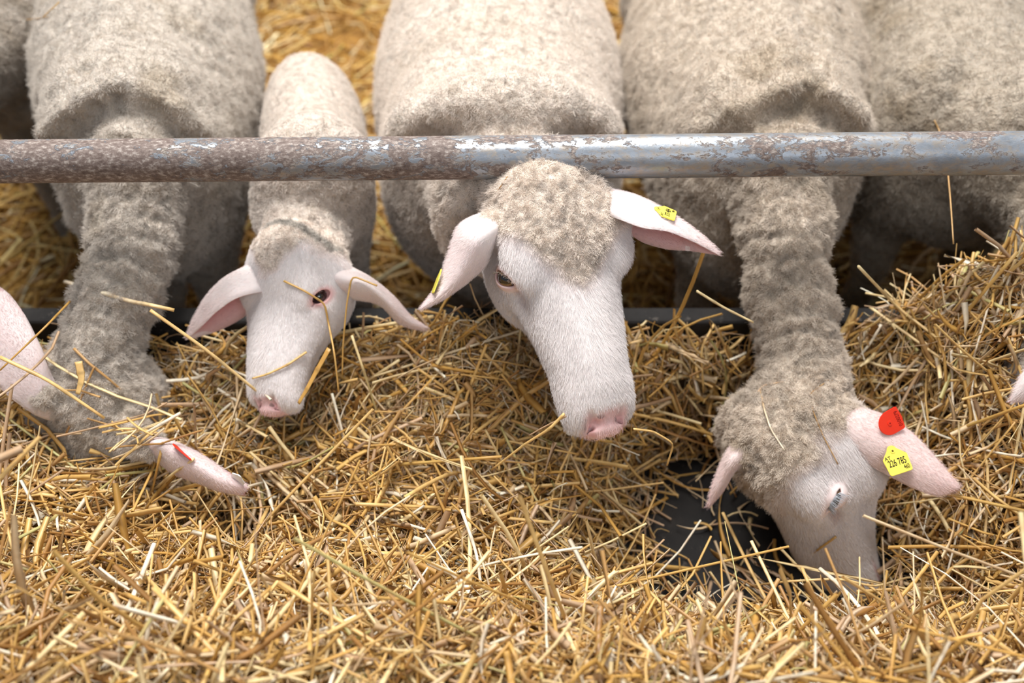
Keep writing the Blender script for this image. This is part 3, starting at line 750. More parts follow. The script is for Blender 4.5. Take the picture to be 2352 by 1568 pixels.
def wear(seed, lo=.0, hi=1.0):
    return None
def sagfold(axis_pts, amp=.006, freq=70):
    a, b_ = np.asarray(axis_pts[0]), np.asarray(axis_pts[1]); ax = nrm(b_ - a)
    def f(V):
        t = (V - a) @ ax; m = smoothstep(-.05, .0, t) * smoothstep(np.linalg.norm(b_ - a) + .02, np.linalg.norm(b_ - a) - .04, t)
        wv = np.sin((t + vnoise(V, .05, 51) * .018) * freq * 2 * math.pi / 2.2 + vnoise(V, .11, 52) * 3)
        return m * amp * wv * smoothstep(-.3, .5, vnoise(V, .045, 53))
    return f
ear2l = (dpts([(1190, 480, 1.150), (1112, 486, 1.130), (1058, 512, 1.13), (1032, 575, 1.14), (1003, 655, 1.15), (962, 710, 1.15)]),
         dpts([(1200, 510, 1.140), (1130, 520, 1.088), (1092, 548, 1.07), (1070, 590, 1.08), (1036, 650, 1.10), (967, 712, 1.145)]),
         dpts([(1200, 550, 1.150), (1140, 558, 1.120), (1122, 602, 1.12), (1085, 640, 1.12), (1040, 672, 1.13), (972, 709, 1.15)]))
ear2r = (dpts([(1370, 520, 1.170), (1440, 535, 1.155), (1475, 556, 1.155), (1525, 571, 1.15), (1590, 577, 1.14), (1651, 586, 1.13)]),
         dpts([(1330, 440, 1.165), (1390, 434, 1.135), (1452, 448, 1.125), (1522, 482, 1.12), (1592, 528, 1.12), (1653, 579, 1.13)]),
         dpts([(1365, 480, 1.150), (1425, 505, 1.092), (1475, 523, 1.080), (1530, 531, 1.085), (1585, 552, 1.10), (1650, 586, 1.128)]))
place(B2, (W2[0], .45, 0), dict(ears=[ear2l, ear2r], detail=2, dirt=.16, forehead=.122, face=np.array([1.04, 1.02, 1.02]), tint=np.array([1.13, 1.11, 1.11]), clump=.5, fine_y=.10),
      M_EYE, [((1, 60), dict(L=.006, col=(.60, .50, .42), droop=-.35)), ((-1, 60), dict(L=.006, col=(.60, .50, .42), droop=-.35))])
earLl = (dpts([(640, 700, 1.285), (585, 712, 1.28), (545, 738, 1.285), (500, 760, 1.285), (462, 772, 1.285), (430, 780, 1.28)]),
         dpts([(650, 620, 1.27), (592, 606, 1.25), (538, 628, 1.245), (488, 668, 1.255), (452, 722, 1.265), (426, 774, 1.275)]),
         dpts([(650, 670, 1.245), (590, 672, 1.215), (545, 684, 1.21), (505, 710, 1.22), (465, 748, 1.245), (430, 779, 1.27)]))
earLr = (dpts([(720, 620, 1.27), (780, 605, 1.25), (842, 632, 1.25), (895, 672, 1.26), (945, 728, 1.27), (984, 752, 1.275)]),
         dpts([(720, 650, 1.26), (782, 640, 1.21), (845, 655, 1.20), (890, 692, 1.215), (935, 735, 1.24), (980, 756, 1.27)]),
         dpts([(730, 690, 1.27), (785, 680, 1.25), (815, 688, 1.24), (868, 700, 1.25), (918, 745, 1.26), (978, 760, 1.275)]))
# the lamb's image-left ear shows its inside: mirror the sheet so the hollow faces down and out
def dirty_crease(V, q, col):  # dirt line and dark of the neck crease, both put into the colour
    d = np.abs(q[:, 1] + .022 - 6.0 * q[:, 0] ** 2); m = smoothstep(.009, .002, d) * (q[:, 2] > -.06) * (np.abs(q[:, 0]) < .075)
    return col * (1 - m[:, None] * .6) + np.array(srgb(96, 98, 92)[:3]) * m[:, None] * .6
place(BL, (WL[0], .32, 0), dict(ears=[earLl, earLr], detail=2, dirt=.10, forehead=.070, tear=0, face=np.array([1.03, 1.0, .99]), tint=np.array([1.10, 1.08, 1.09]), clump=.35, wlen=.6, eyepink=.8, paint=dirty_crease, h=.0045),
      M_EYED, [((-1, 24), dict(L=.004, col=(.8, .7, .66), droop=-.4))])
ear3r = (dpts([(1850, 985, 1.24), (1905, 940, 1.215), (1945, 932, 1.20), (2020, 948, 1.19), (2085, 985, 1.18), (2150, 1050, 1.17), (2202, 1112, 1.165)]),
         dpts([(1850, 1000, 1.22), (1902, 968, 1.180), (1962, 988, 1.172), (2035, 1022, 1.168), (2095, 1058, 1.163), (2158, 1096, 1.158), (2204, 1122, 1.16)]),
         dpts([(1850, 1020, 1.24), (1905, 1000, 1.205), (1960, 1045, 1.185), (2040, 1092, 1.18), (2095, 1120, 1.17), (2155, 1138, 1.165), (2195, 1128, 1.165)]))
ear3l = (dpts([(1770, 1000, 1.23), (1705, 995, 1.21), (1672, 1030, 1.205), (1652, 1070, 1.21), (1636, 1115, 1.215), (1624, 1162, 1.22)]),
         dpts([(1770, 1030, 1.22), (1715, 1035, 1.19), (1684, 1060, 1.185), (1664, 1092, 1.195), (1644, 1128, 1.205), (1626, 1164, 1.218)]),
         dpts([(1770, 1060, 1.24), (1712, 1068, 1.215), (1690, 1080, 1.215), (1674, 1108, 1.22), (1652, 1140, 1.222), (1628, 1165, 1.222)]))
place(B3, (W3[0], .47, 0), dict(ears=[ear3r, ear3l], detail=2, dirt=.40, forehead=.105, eyepink=.22, tear=1.9, earpink=.15, tint=np.array([.95, .91, .86]), face=np.array([.95, .91, .885]), clump=1.5, folds=sagfold((n3[1], n3[3]), .0022), wlen=1.15),
      M_EYE, [((-1, 110), dict(L=.009, droop=1.0, col=(.52, .54, .58)))])
ear1r = (dpts([(280, 990, 1.23), (345, 998, 1.185), (395, 1012, 1.17), (455, 1038, 1.155), (515, 1078, 1.145), (568, 1112, 1.14)]),
         dpts([(280, 1010, 1.21), (345, 1020, 1.16), (400, 1040, 1.14), (455, 1072, 1.13), (515, 1105, 1.125), (568, 1122, 1.135)]),
         dpts([(280, 1040, 1.23), (350, 1055, 1.19), (400, 1090, 1.165), (455, 1110, 1.15), (510, 1130, 1.14), (560, 1138, 1.14)]))
ear1l = (dpts([(180, 930, 1.23), (130, 880, 1.20), (95, 800, 1.19), (55, 720, 1.195), (15, 670, 1.20), (-40, 640, 1.21)]),
         dpts([(170, 950, 1.21), (105, 905, 1.182), (60, 830, 1.174), (15, 760, 1.177), (-30, 700, 1.185), (-60, 660, 1.20)]),
         dpts([(160, 975, 1.23), (85, 955, 1.19), (10, 900, 1.18), (-40, 830, 1.185), (-70, 750, 1.19), (-75, 680, 1.205)]))
place(B1, (W1[0], .47, 0), dict(ears=[ear1r, ear1l], detail=1, dirt=.42, forehead=.150, earpink=.05, tint=np.array([.92, .92, .92]), face=np.array([.88, .84, .84]), clump=1.4, folds=sagfold((n1_[1], n1_[3]), .0018), wlen=1.1), M_EYE)
place(B0, (W0[0], .55, 0), dict(detail=0, dirt=.5, tint=np.array([.56, .545, .53]), clump=1.2, h=.007, hair=.6), M_EYE)  # tint darkens her wool to imitate the shade she stands in
ear4 = (dpts([(2480, 800, 1.08), (2420, 800, 1.08), (2365, 835, 1.08), (2335, 880, 1.08), (2318, 921, 1.085)]),
        dpts([(2480, 830, 1.05), (2425, 840, 1.05), (2375, 865, 1.06), (2342, 900, 1.07), (2320, 923, 1.08)]),
        dpts([(2480, 870, 1.07), (2430, 895, 1.07), (2380, 915, 1.075), (2345, 923, 1.08), (2322, 924, 1.085)]))
place(B4, (W4[0], .55, 0), dict(ears=[ear4], detail=1, dirt=.55, tint=np.array([.74, .71, .66]), clump=1.4, h=.006, hair=.8), M_EYE)

# ------------------------------------------------------------------ straw
KX = np.array([-.80, -.45, -.10, .10, .22, .36, .48, .60, .85]); KY = np.array([-.75, -.52, -.44, -.36, -.28, -.20, -.12, -.05, 0])
KZ = np.array([[.50, .50, .43, .39, .38, .38, .38, .36, .36], [.50, .50, .42, .375, .355, .335, .33, .33, .34], [.50, .49, .41, .34, .32, .32, .34, .395, .415],
               [.50, .48, .385, .29, .245, .26, .31, .38, .40], [.50, .46, .335, .21, .13, .12, .15, .31, .37], [.50, .46, .335, .23, .14, .13, .15, .27, .34],
               [.50, .46, .335, .22, .18, .20, .28, .38, .42], [.50, .48, .38, .32, .36, .42, .46, .50, .51], [.50, .50, .45, .42, .44, .48, .52, .55, .56]])
def bil(x, y):
    i = np.clip(np.searchsorted(KX, x) - 1, 0, len(KX) - 2); j = np.clip(np.searchsorted(KY, y) - 1, 0, len(KY) - 2)
    u = np.clip((x - KX[i]) / (KX[i + 1] - KX[i]), 0, 1); v = np.clip((y - KY[j]) / (KY[j + 1] - KY[j]), 0, 1)
    return (KZ[i, j] * (1 - u) + KZ[i + 1, j] * u) * (1 - v) + (KZ[i, j + 1] * (1 - u) + KZ[i + 1, j + 1] * u) * v
def heap(x, y):
    z = sum(bil(x + dx, y + dy) for dx in (-.04, 0, .04) for dy in (-.025, 0, .025)) / 9
    P = np.stack([x, y, x * 0], -1).reshape(-1, 3)
    n = (vnoise(P, .13, 61) * .018 + vnoise(P, .055, 62) * .010).reshape(np.shape(x))
    pit = .115 * np.exp(-(((x + .350) / .090) ** 2 + ((y + .262) / .040) ** 2)) + .055 * np.exp(-(((x + .285) / .06) ** 2 + ((y + .135) / .05) ** 2))     # hollow under the ear of the buried head
    return z + n - pit
def sheepf(P, m=.06):
    out = np.full(len(P), 1.0)
    for B in BEASTS:
        out = np.minimum(out, B.f(P))
        for a, b_ in getattr(B, 'earcaps', []):
            out = np.minimum(out, cone(P, a, b_, .013, .010))
    return out
def march(px, py, t0=.7, beasts=True, ground=True):
    r = ray(px, py); t = t0
    for _ in range(200):
        p = CAM + r * t; d = 1.0
        if beasts: d = min(d, float(sheepf(p[None])[0]))
        if ground: d = min(d, (p[2] - float(heap(p[0:1], p[1:2])[0])) * .6)
        if d < .0008: break
        t += max(d * .6, .0006)
    return t

PAL = np.array([srgb(*c)[:3] for c in [(212, 172, 100), (198, 154, 80), (224, 188, 122), (182, 144, 92), (238, 216, 164), (252, 244, 222), (156, 114, 62), (192, 186, 124), (224, 200, 162), (192, 164, 134)]])
PW = np.array([.18, .15, .16, .09, .14, .06, .08, .02, .08, .06]); PW /= PW.sum()
def straw_mat():
    m, nt, b = mat('straw'); c = attr(nt, 'Col'); n = noise(nt, 60, 3, .6, objco(nt))
    col = mixrgb(nt, ramp(nt, n, [(.35, (.0, .0, .0, 1)), (.75, (.55, .55, .55, 1))]), c, srgb(172, 120, 58))
    nt.links.new(col, b.inputs['Base Color']); b.inputs['Roughness'].default_value = .42; b.inputs['Specular IOR Level'].default_value = .5
    return m
M_STRAW = straw_mat()
def strands(P0, az, pitch, L, rx, ry, col, rg, seg=6, sides=5, bend=.25, kink=.5, twist=0):
    """N stalks as one vertex block: returns V, F, Col"""
    n = len(P0); t = np.linspace(-.5, .5, seg)[None, :]
    d = np.stack([np.cos(az) * np.cos(pitch), np.sin(az) * np.cos(pitch), np.sin(pitch)], 1)
    s = np.stack([-np.sin(az), np.cos(az), np.zeros(n)], 1); up = np.cross(d, s)
    kk = rg.uniform(-.35, .35, n)[:, None]; ka = (rg.normal(0, kink, n) * (rg.random(n) < .45))[:, None]; kb = (rg.normal(0, kink * .6, n) * (rg.random(n) < .4))[:, None]
    hing = np.maximum(t - kk, 0)
    a = rg.normal(0, bend, n)[:, None] * t * t + ka * hing; b = rg.normal(0, bend * .5, n)[:, None] * t * t + kb * hing
    Cc = P0[:, None] + (d[:, None] * t[..., None] + s[:, None] * a[..., None] + up[:, None] * b[..., None]) * L[:, None, None]
    tg = np.gradient(Cc, axis=1); tg /= np.linalg.norm(tg, axis=2)[..., None] + 1e-9
    ph = rg.uniform(0, 6.28, n)[:, None] + twist * rg.normal(0, 1, n)[:, None] * t
    e1 = s[:, None] * np.cos(ph)[..., None] + up[:, None] * np.sin(ph)[..., None]; e1 = e1 - tg * (e1 * tg).sum(2)[..., None]; e1 /= np.linalg.norm(e1, axis=2)[..., None] + 1e-9
    e2 = np.cross(tg, e1)
    an = np.arange(sides) * 2 * np.pi / sides
    taper = np.ones((1, seg)); 
    R = (e1[:, :, None] * np.cos(an)[None, None, :, None] * rx[:, None, None, None] + e2[:, :, None] * np.sin(an)[None, None, :, None] * ry[:, None, None, None]) * taper[..., None, None]
    V = (Cc[:, :, None] + R).reshape(-1, 3)
    base = (np.arange(n) * seg * sides)[:, None, None] + (np.arange(seg - 1) * sides)[None, :, None]
    k = np.arange(sides)[None, None]; k2 = (np.arange(sides) + 1) % sides
    F = np.stack([base + k, base + k2[None, None], base + sides + k2[None, None], base + sides + k], -1).reshape(-1, 4)
    Cl = np.repeat(col, seg * sides, axis=0); shade = np.repeat(rg.uniform(.85, 1.1, (n, seg)).reshape(-1), sides)[:, None]
    return V, F, np.clip(Cl * shade, 0, 1), Cc
def slope_pitch(x, y, az):
    e = .02; gx = (heap(x + e, y) - heap(x - e, y)) / (2 * e); gy = (heap(x, y + e) - heap(x, y - e)) / (2 * e)
    return np.arctan(gx * np.cos(az) + gy * np.sin(az))
def blocks(name, parts, label, group=None, cat='straw'):
    V = []; F = []; Cl = []; off = 0
    for v, f, c in parts: V.append(v); F.append(f + off); Cl.append(c); off += len(v)
    me = np_mesh(name, np.concatenate(V), [np.concatenate(F)], attrs={'Col': np.concatenate(Cl)}, mats=[M_STRAW])
    o = link_mesh(name, me); tag(o, label, cat, kind='stuff'); return o
def heap_layer(N, rg, Lm, Ls, rx, ry, zlo, zhi, pj, seg=6, sides=5, kink=.5, bend=.25, twist=0, xr=(-.98, .98), yr=(-.80, -.005), pal=PW, keep=None):
    x = rg.uniform(*xr, N); y = rg.uniform(*yr, N); hz = heap(x, y)
    dens = smoothstep(.17, .24, hz); ok = rg.random(N) < np.maximum(dens, .035)
    x, y, hz, dens = x[ok], y[ok], hz[ok], dens[ok]; n = len(x)
    az = rg.uniform(0, 2 * np.pi, n); L = np.clip(rg.lognormal(math.log(Lm), Ls, n), .012, .34)
    pt = slope_pitch(x, y, az) + rg.normal(0, pj, n)
    z = np.maximum(hz, ALLEY + .004) + rg.uniform(zlo, zhi, n) * np.maximum(dens, .25)
    low = z < ALLEY + .01; z[low] = ALLEY + .004 + rg.uniform(0, .006, low.sum()); pt[low] *= .1
    P0 = np.stack([x, y, z], 1)
    r = np.clip(rg.lognormal(0, .35, n), .5, 1.9)
    V, F, Cl, Cc = strands(P0, az, pt, L, rx * r, ry * r, PAL[rg.choice(len(PAL), n, p=pal)], rg, seg, sides, bend, kink, twist)
    f = sheepf(Cc.reshape(-1, 3)).reshape(n, seg).min(1)
    good = (f > .0025) & (Cc[:, :, 2].min(1) > ALLEY - .004) & ((Cc[:, :, 1].max(1) < .0) | (Cc[:, :, 2].min(1) > .40)) & (Cc[:, :, 1].max(1) < .05)
    gv = np.repeat(good, seg * sides); idx = np.cumsum(gv) - 1
    gf = np.repeat(good, (seg - 1) * sides)
    return V[gv], idx[F[gf]], Cl[gv]
def poll_layer(rg):
    """stalks that have fallen over the buried ewe's head"""
    n = 340; x = rg.uniform(-.66, -.41, n); y = rg.uniform(-.335, -.15, n); z = np.full(n, .62)
    for _ in range(60):
        z = z - np.minimum(np.maximum(np.minimum(sheepf(np.stack([x, y, z], 1)), z - heap(x, y)), 0) * .7, .02)
    top = z; az = rg.uniform(0, 6.28, n); P0 = np.stack([x, y, top + rg.uniform(.004, .022, n)], 1); L = np.clip(rg.lognormal(math.log(.085), .45, n), .03, .2)
    V, F, Cl, Cc = strands(P0, az, rg.normal(0, .25, n) - .25 * np.sin(az), L, .0017 * rg.uniform(.6, 1.3, n), .0012 * np.ones(n), PAL[rg.choice(len(PAL), n, p=PW)], rg, 6, 5)
    ok = (sheepf(Cc.reshape(-1, 3)).reshape(n, 6).min(1) > .001) & (rg.random(n) < smoothstep(-.12, -.26, y) + .12)
    gv = np.repeat(ok, 30); gf = np.repeat(ok, 25); idx = np.cumsum(gv) - 1
    return V[gv], idx[F[gf]], Cl[gv]
if BUILD_STRAW:
    # the body of the heap under the loose straw
    gx, gy = np.meshgrid(np.linspace(-1.05, 1.05, 150), np.linspace(-.86, -.004, 80), indexing='ij')
    gz = heap(gx, gy) - .028; Vg = np.stack([gx, gy, gz], -1).reshape(-1, 3)
    ins = smoothstep(.012, -.01, sheepf(Vg + [0, 0, .0])); Vg[:, 2] -= 0
    fs = sheepf(Vg); Vg[:, 2] = np.where(fs < .03, Vg[:, 2] - np.clip(.03 - fs, 0, .12), Vg[:, 2])
    i = (np.arange(149)[:, None] * 80 + np.arange(79)[None]).ravel()
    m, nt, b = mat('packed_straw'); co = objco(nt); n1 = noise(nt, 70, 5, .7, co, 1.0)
    nt.links.new(ramp(nt, n1, [(.3, srgb(40, 26, 12)), (.55, srgb(92, 62, 28)), (.75, srgb(150, 108, 52))]), b.inputs['Base Color'])  # browns darkened to stand for shade in the gaps between stalks
    nt.links.new(bump(nt, n1, 1, .01), b.inputs['Normal']); b.inputs['Roughness'].default_value = .8
    me = np_mesh('straw_heap', Vg, [np.stack([i, i + 80, i + 81, i + 1], 1)], mats=[m])
    hp = link_mesh('straw_heap', me); tag(hp, 'deep heap of packed golden straw along the feed alley', 'straw', kind='stuff')
    q = STRAW_Q
    pw2 = PW.copy(); pw2[6] += .10; pw2[3] += .1; pw2 /= pw2.sum()
    pw3 = PW.copy(); pw3[8] += .25; pw3[9] += .25; pw3[5] += .05; pw3 /= pw3.sum()
    r1 = np.random.default_rng(101)
    blocks('loose_straw', [
        heap_layer(int(9000 * q), r1, .095, .45, .0017, .0013, -.032, -.010, .26, 6, 4, bend=.5, pal=pw2),
        heap_layer(int(9500 * q), r1, .105, .55, .0018, .0012, -.014, .008, .28, 7, 6, bend=.55, kink=.6),
        heap_layer(int(5000 * q), r1, .085, .5, .0016, .0011, -.004, .020, .55, 7, 6, bend=.7, kink=.7),
        poll_layer(r1)],
        'tangled loose golden stalks covering the straw heap')
    blocks('straw_leaves', [
        heap_layer(int(9500 * q), r1, .075, .5, .0026, .0003, -.016, .014, .40, 8, 4, kink=.8, bend=1.1, twist=3.5, pal=pw3),
        heap_layer(int(11000 * q), r1, .026, .45, .0011, .0003, -.010, .012, .5, 4, 4, kink=.8, bend=.9, twist=2.0, pal=pw3),
        heap_layer(int(13000 * q), r1, .045, .4, .0006, .0005, -.008, .016, .5, 7, 3, kink=.8, bend=1.8, pal=pw3)],
        'curled dry leaves, husks and chaff strewn over the straw heap', cat='chaff')
    # pen bedding behind the kerb
    r2 = np.random.default_rng(202); n = int(20000 * q)
    x = r2.uniform(-2.0, 2.0, n); y = .05 + 3.6 * r2.random(n) ** 1.1; P0 = np.stack([x, y, r2.uniform(.004, .05, n)], 1); az = r2.uniform(0, 6.28, n)
    L = np.clip(r2.lognormal(math.log(.12), .4, n), .03, .3)
    V, F, Cl, Cc = strands(P0, az, r2.normal(0, .10, n), L, .0034 * r2.uniform(.6, 1.3, n), .0020 * r2.uniform(.6, 1.3, n), PAL[r2.choice(len(PAL), n, p=PW)] * [1, .97, .76], r2, 5, 4)
    near = Cc.reshape(n, -1, 3); ok = np.ones(n, bool)
    f = sheepf(near[:, 2]); ok = f > .004
    gv = np.repeat(ok, 20); gf = np.repeat(ok, 16); idx = np.cumsum(gv) - 1
    blocks('straw_bedding', [(V[gv], idx[F[gf]], Cl[gv])], 'golden straw bedding on the pen floor behind the sheep')

# individual stalks lying on top
def stalk_mesh(name, pts, r, col, flat=1.0, tip=.75, col2=None, sides=8, node=True, sub=6):
    p = np.asarray(pts, float)
    if len(p) > 2 and sub: 
        c = []
        for i in range(len(p) - 1):
            for k in range(sub): c.append(p[i] + (p[i + 1] - p[i]) * k / sub)
        c.append(p[-1]); c = np.array(c)
        for _ in range(2): c[1:-1] = (c[:-2] + 2 * c[1:-1] + c[2:]) / 4
        p = c
    else:
        p = np.array([p[0] + (p[-1] - p[0]) * k / 8 for k in range(9)])
    n = len(p); tg = np.gradient(p, axis=0); tg /= np.linalg.norm(tg, axis=1)[:, None]
    ref = np.array([0, 0, 1.0]) if abs(tg[0][2]) < .9 else np.array([1.0, 0, 0])
    e1 = np.cross(tg, ref); e1 /= np.linalg.norm(e1, axis=1)[:, None]; e2 = np.cross(tg, e1)
    rr = r * np.linspace(1, tip, n)
    if node: rr[n // 3] *= 1.22; rr[(2 * n) // 3] *= 1.15
    an = np.arange(sides) * 2 * np.pi / sides
    V = (p[:, None] + (e1[:, None] * np.cos(an)[None, :, None] + e2[:, None] * np.sin(an)[None, :, None] * flat) * rr[:, None, None]).reshape(-1, 3)
    k = np.arange(sides); i = (np.arange(n - 1) * sides)[:, None]
    F = np.stack([i + k, i + (k + 1) % sides, i + sides + (k + 1) % sides, i + sides + k], -1).reshape(-1, 4)
    col = np.array(col); cc = np.tile(col, (n, 1)) if col2 is None else col + (np.array(col2) - col) * np.linspace(0, 1, n)[:, None]
    if node: cc[n // 3] *= .62; cc[(2 * n) // 3] *= .7
    caps = [np.array([k[::-1]]), np.array([k + (n - 1) * sides])]
    return np_mesh(name, V, [F] + caps, attrs={'Col': np.repeat(cc, sides, axis=0)}, mats=[M_STRAW])
if BUILD_STRAW:
    r3 = np.random.default_rng(303); protos = []
    for k in range(22):
        L = r3.uniform(.12, .30); nk = r3.integers(0, 3); pts = [np.array([-L / 2, 0, 0])]; dr = np.array([1.0, 0, 0])
        cuts = np.sort(r3.uniform(.2, .8, nk)); segs = np.diff(np.concatenate([[0], cuts, [1]])) * L
        for sg in segs:
            pts.append(pts[-1] + dr * sg); an = r3.normal(0, .45); dr = nrm([dr[0] * math.cos(an) - dr[1] * math.sin(an), dr[0] * math.sin(an) + dr[1] * math.cos(an), r3.normal(0, .10)])
        pts = np.array(pts); pts -= pts.mean(0)
        ci = [0, 2, 4, 4, 5, 2, 1, 7][k % 8]
        protos.append((stalk_mesh('straw_stalk', pts, r3.uniform(.0016, .0027), PAL[ci], r3.uniform(.6, 1), col2=PAL[r3.choice([0, 1, 2, 4])]), pts))
    cnt = 0; tries = 0
    while cnt < 270 and tries < 6000:
        tries += 1; x = r3.uniform(-.72, .78); y = r3.uniform(-.62, -.02); me, pts = protos[r3.integers(len(protos))]
        hz = float(heap(np.array([x]), np.array([y]))[0])
        if hz < .2: continue
        az = r3.uniform(0, 6.28); s1 = float(slope_pitch(np.array([x]), np.array([y]), np.array([az]))[0]); s2 = float(slope_pitch(np.array([x]), np.array([y]), np.array([az + math.pi / 2]))[0])
        Rm = Matrix.Rotation(az, 4, 'Z') @ Matrix.Rotation(-s1 + r3.normal(0, .14), 4, 'Y') @ Matrix.Rotation(s2, 4, 'X')
        Mx = Matrix.Translation((x, y, hz + r3.uniform(.006, .018))) @ Rm
        wp = np.array([list(Mx @ Vector(p)) for p in pts]); wp2 = np.concatenate([wp + (np.roll(wp, -1, 0) - wp) * f_ for f_ in (0, .33, .66)])[:]
        if sheepf(wp2).min() < .006 or wp[:, 1].max() > -.004 or wp[:, 2].min() < ALLEY + .004: continue
        o = bpy.data.objects.new('straw_stalk', me); C.objects.link(o); o.matrix_world = Mx
        tag(o, 'long loose straw stalk lying on top of the golden straw heap', 'straw stalk', 'loose stalks scattered over the straw heap'); cnt += 1
    print('    stalks', cnt, round(time.time() - T0, 1))

# stalks the photograph shows singly: pixel pairs give where they lie, the depth comes from what they lie on
def lay(pts, r, col, label, lift=.004, flat=.8, col2=None, name='straw_stalk', group=None):
    out = []
    for p in pts:
        d = p[2] if len(p) > 2 and p[2] else march(p[0], p[1]) - lift
        out.append(at_d(p[0], p[1], d))
    for _ in range(12):                                           # lift anything that still dips into wool
        dense = np.array(out); sd = sheepf(dense)
        for k in range(len(out)):
            if sd[k] < r + .0015: out[k] = out[k] - A_F * .0015
    me = stalk_mesh(name, out, r, PAL[col], flat, col2=None if col2 is None else PAL[col2])
    o = link_mesh(name, me); tag(o, label, 'straw stalk', group); return o
lay([(150, 647), (225, 668), (300, 692), (345, 700, 1.155), (400, 712, 1.165)], .0030, 5, 'pale thick stalk lying across the neck of the woolly buried ewe', lift=.005, col2=2)
lay([(345, 712, 1.15), (470, 800, 1.17), (580, 890), (700, 985), (770, 1040)], .0022, 2, 'long straight stalk slanting down from the buried ewe\'s neck past the lamb', lift=.012, col2=4)
lay([(652, 645), (700, 668), (746, 697), (755, 745), (768, 810, 1.185), (778, 900, 1.20)], .0014, 0, 'thin bent stalk hanging over the lamb\'s forehead and eye', lift=.004)
lay([(866, 656, 1.19), (808, 632, 1.195), (796, 700, 1.20), (788, 790, 1.215), (786, 860, 1.23)], .0013, 0, 'thin hooked stalk standing in front of the lamb\'s ear nearest the white-faced ewe')
lay([(704, 808), (660, 838), (612, 860), (585, 868, 1.22)], .0016, 2, 'short pale stalk lying across the lamb\'s nose')
lay([(756, 800, 1.20), (728, 850, 1.20), (704, 895, 1.20), (686, 926, 1.205)], .0034, 1, 'broad golden blade sticking out beside the lamb\'s mouth', flat=.2, name='straw_stalk')
lay([(808, 770, 1.21), (835, 850, 1.21), (870, 960), (888, 1000)], .0017, 4, 'pale green-white stalk curving down in front of the lamb\'s cheek', lift=.01, col2=7)
lay([(1296, 950, 1.075), (1262, 985, 1.085), (1205, 1020, 1.11), (1130, 1078, 1.16)], .0019, 2, 'stalk being chewed, slanting from the mouth of the white-faced ewe')
lay([(1300, 956, 1.077), (1250, 980, 1.10), (1215, 1000, 1.12)], .0012, 9, 'frayed husk hanging from the mouth of the white-faced ewe')
lay([(1455, 985, 1.10), (1500, 990, 1.11), (1548, 1018, 1.12), (1532, 1068, 1.14)], .0014, 2, 'bent yellow stalk poking out beyond the nose of the white-faced ewe')
lay([(1738, 900), (1752, 884), (1800, 876), (1860, 872), (1932, 874)], .0014, 9, 'dry stalk lying around the neck of the tagged ewe', lift=.003)
lay([(1746, 892), (1754, 935), (1770, 985), (1802, 1034)], .0013, 3, 'broken stalk dangling over the woolly head of the tagged ewe', lift=.005, col2=5)
lay([(1893, 880), (1858, 905), (1868, 945), (1890, 1000), (1925, 1066)], .0009, 3, 'thin curly stalk trailing down the tagged ewe\'s head beside its ear', lift=.005)
lay([(1920, 1232), (1870, 1268), (1832, 1300), (1795, 1345), (1770, 1385, 1.17)], .0017, 0, 'curved stalk leaning against the muzzle of the tagged ewe', lift=.005)
lay([(1842, 1304, 1.15), (1870, 1370, 1.12), (1888, 1420, 1.10)], .0022, 2, 'short thick stalk standing up before the muzzle of the tagged ewe')
lay([(1690, 1350), (1800, 1335, 1.16), (1930, 1328, 1.15), (2010, 1348, 1.15), (2095, 1322), (2250, 1340)], .0016, 2, 'long stalk lying across the muzzle of the tagged ewe', lift=.006, col2=4)
lay([(1590, 1085), (1606, 1130), (1630, 1186)], .0022, 5, 'white stalk on the bare floor beside the tagged ewe\'s half-hidden ear', lift=.012, col2=4)
lay([(1523, 1236), (1535, 1270), (1550, 1302)], .0020, 5, 'short white stalk leaning over the bare dark floor', lift=.02)
lay([(1440, 1210), (1560, 1255), (1615, 1250), (1700, 1330)], .0017, 1, 'kinked golden stalk crossing the bare dark floor', lift=.008)
lay([(1625, 1255), (1560, 1300), (1500, 1330), (1440, 1380)], .0018, 0, 'stout golden stalk at the edge of the bare dark floor', lift=.02)
lay([(0, 820, 1.13), (110, 872, 1.13), (240, 960, 1.15)], .0024, 2, 'thick stalk crossing low over the ear of the buried ewe', name='straw_stalk')
lay([(165, 690), (110, 745, 1.15), (0, 850, 1.14)], .0015, 1, 'thin stalk rising from the buried ewe\'s ear towards its neck')
lay([(170, 800), (205, 835), (250, 870), (350, 960), (400, 1010)], .0018, 3, 'stalk slanting over the poll of the buried ewe', lift=.008)
lay([(150, 1000), (215, 845), (218, 842)], .0016, 3, 'upright stalk over the wool of the buried ewe\'s poll', lift=.01)
lay([(415, 948, 1.13), (350, 985, 1.13), (290, 1020)], .0021, 5, 'bright white stalk above the spread ear of the buried ewe', lift=.01)
lay([(455, 1050, 1.145), (400, 1085, 1.15), (345, 1130)], .0022, 4, 'pale stalk lying across the spread ear of the buried ewe', lift=.01)
lay([(375, 1015, 1.15), (362, 1070, 1.15), (345, 1150)], .0019, 0, 'golden stalk standing against the spread ear of the buried ewe', lift=.012)
lay([(180, 830, 1.165), (188, 870, 1.165), (178, 905, 1.165)], .0045, 2, 'broad folded leaf standing on the buried ewe\'s poll', flat=.15, name='straw_leaf')
lay([(62, 46), (92, 44), (112, 40)], .0010, 3, 'tiny straw bit on the back of the woolly buried ewe', lift=.002)
lay([(102, 40), (124, 20), (138, 6)], .0012, 0, 'small golden chip of straw on the back of the woolly buried ewe', lift=.002)
lay([(2146, 276), (2158, 300), (2176, 380, 1.28), (2184, 470, 1.24), (2190, 560, 1.21)], .0012, 3, 'thin stem standing up behind the rail beside the grey ewe', lift=.004)
lay([(1972, 612, 1.19), (2060, 705), (2160, 782)], .0024, 4, 'long pale stalk on the tall straw pile beside the tagged ewe\'s neck', lift=.014, col2=2)
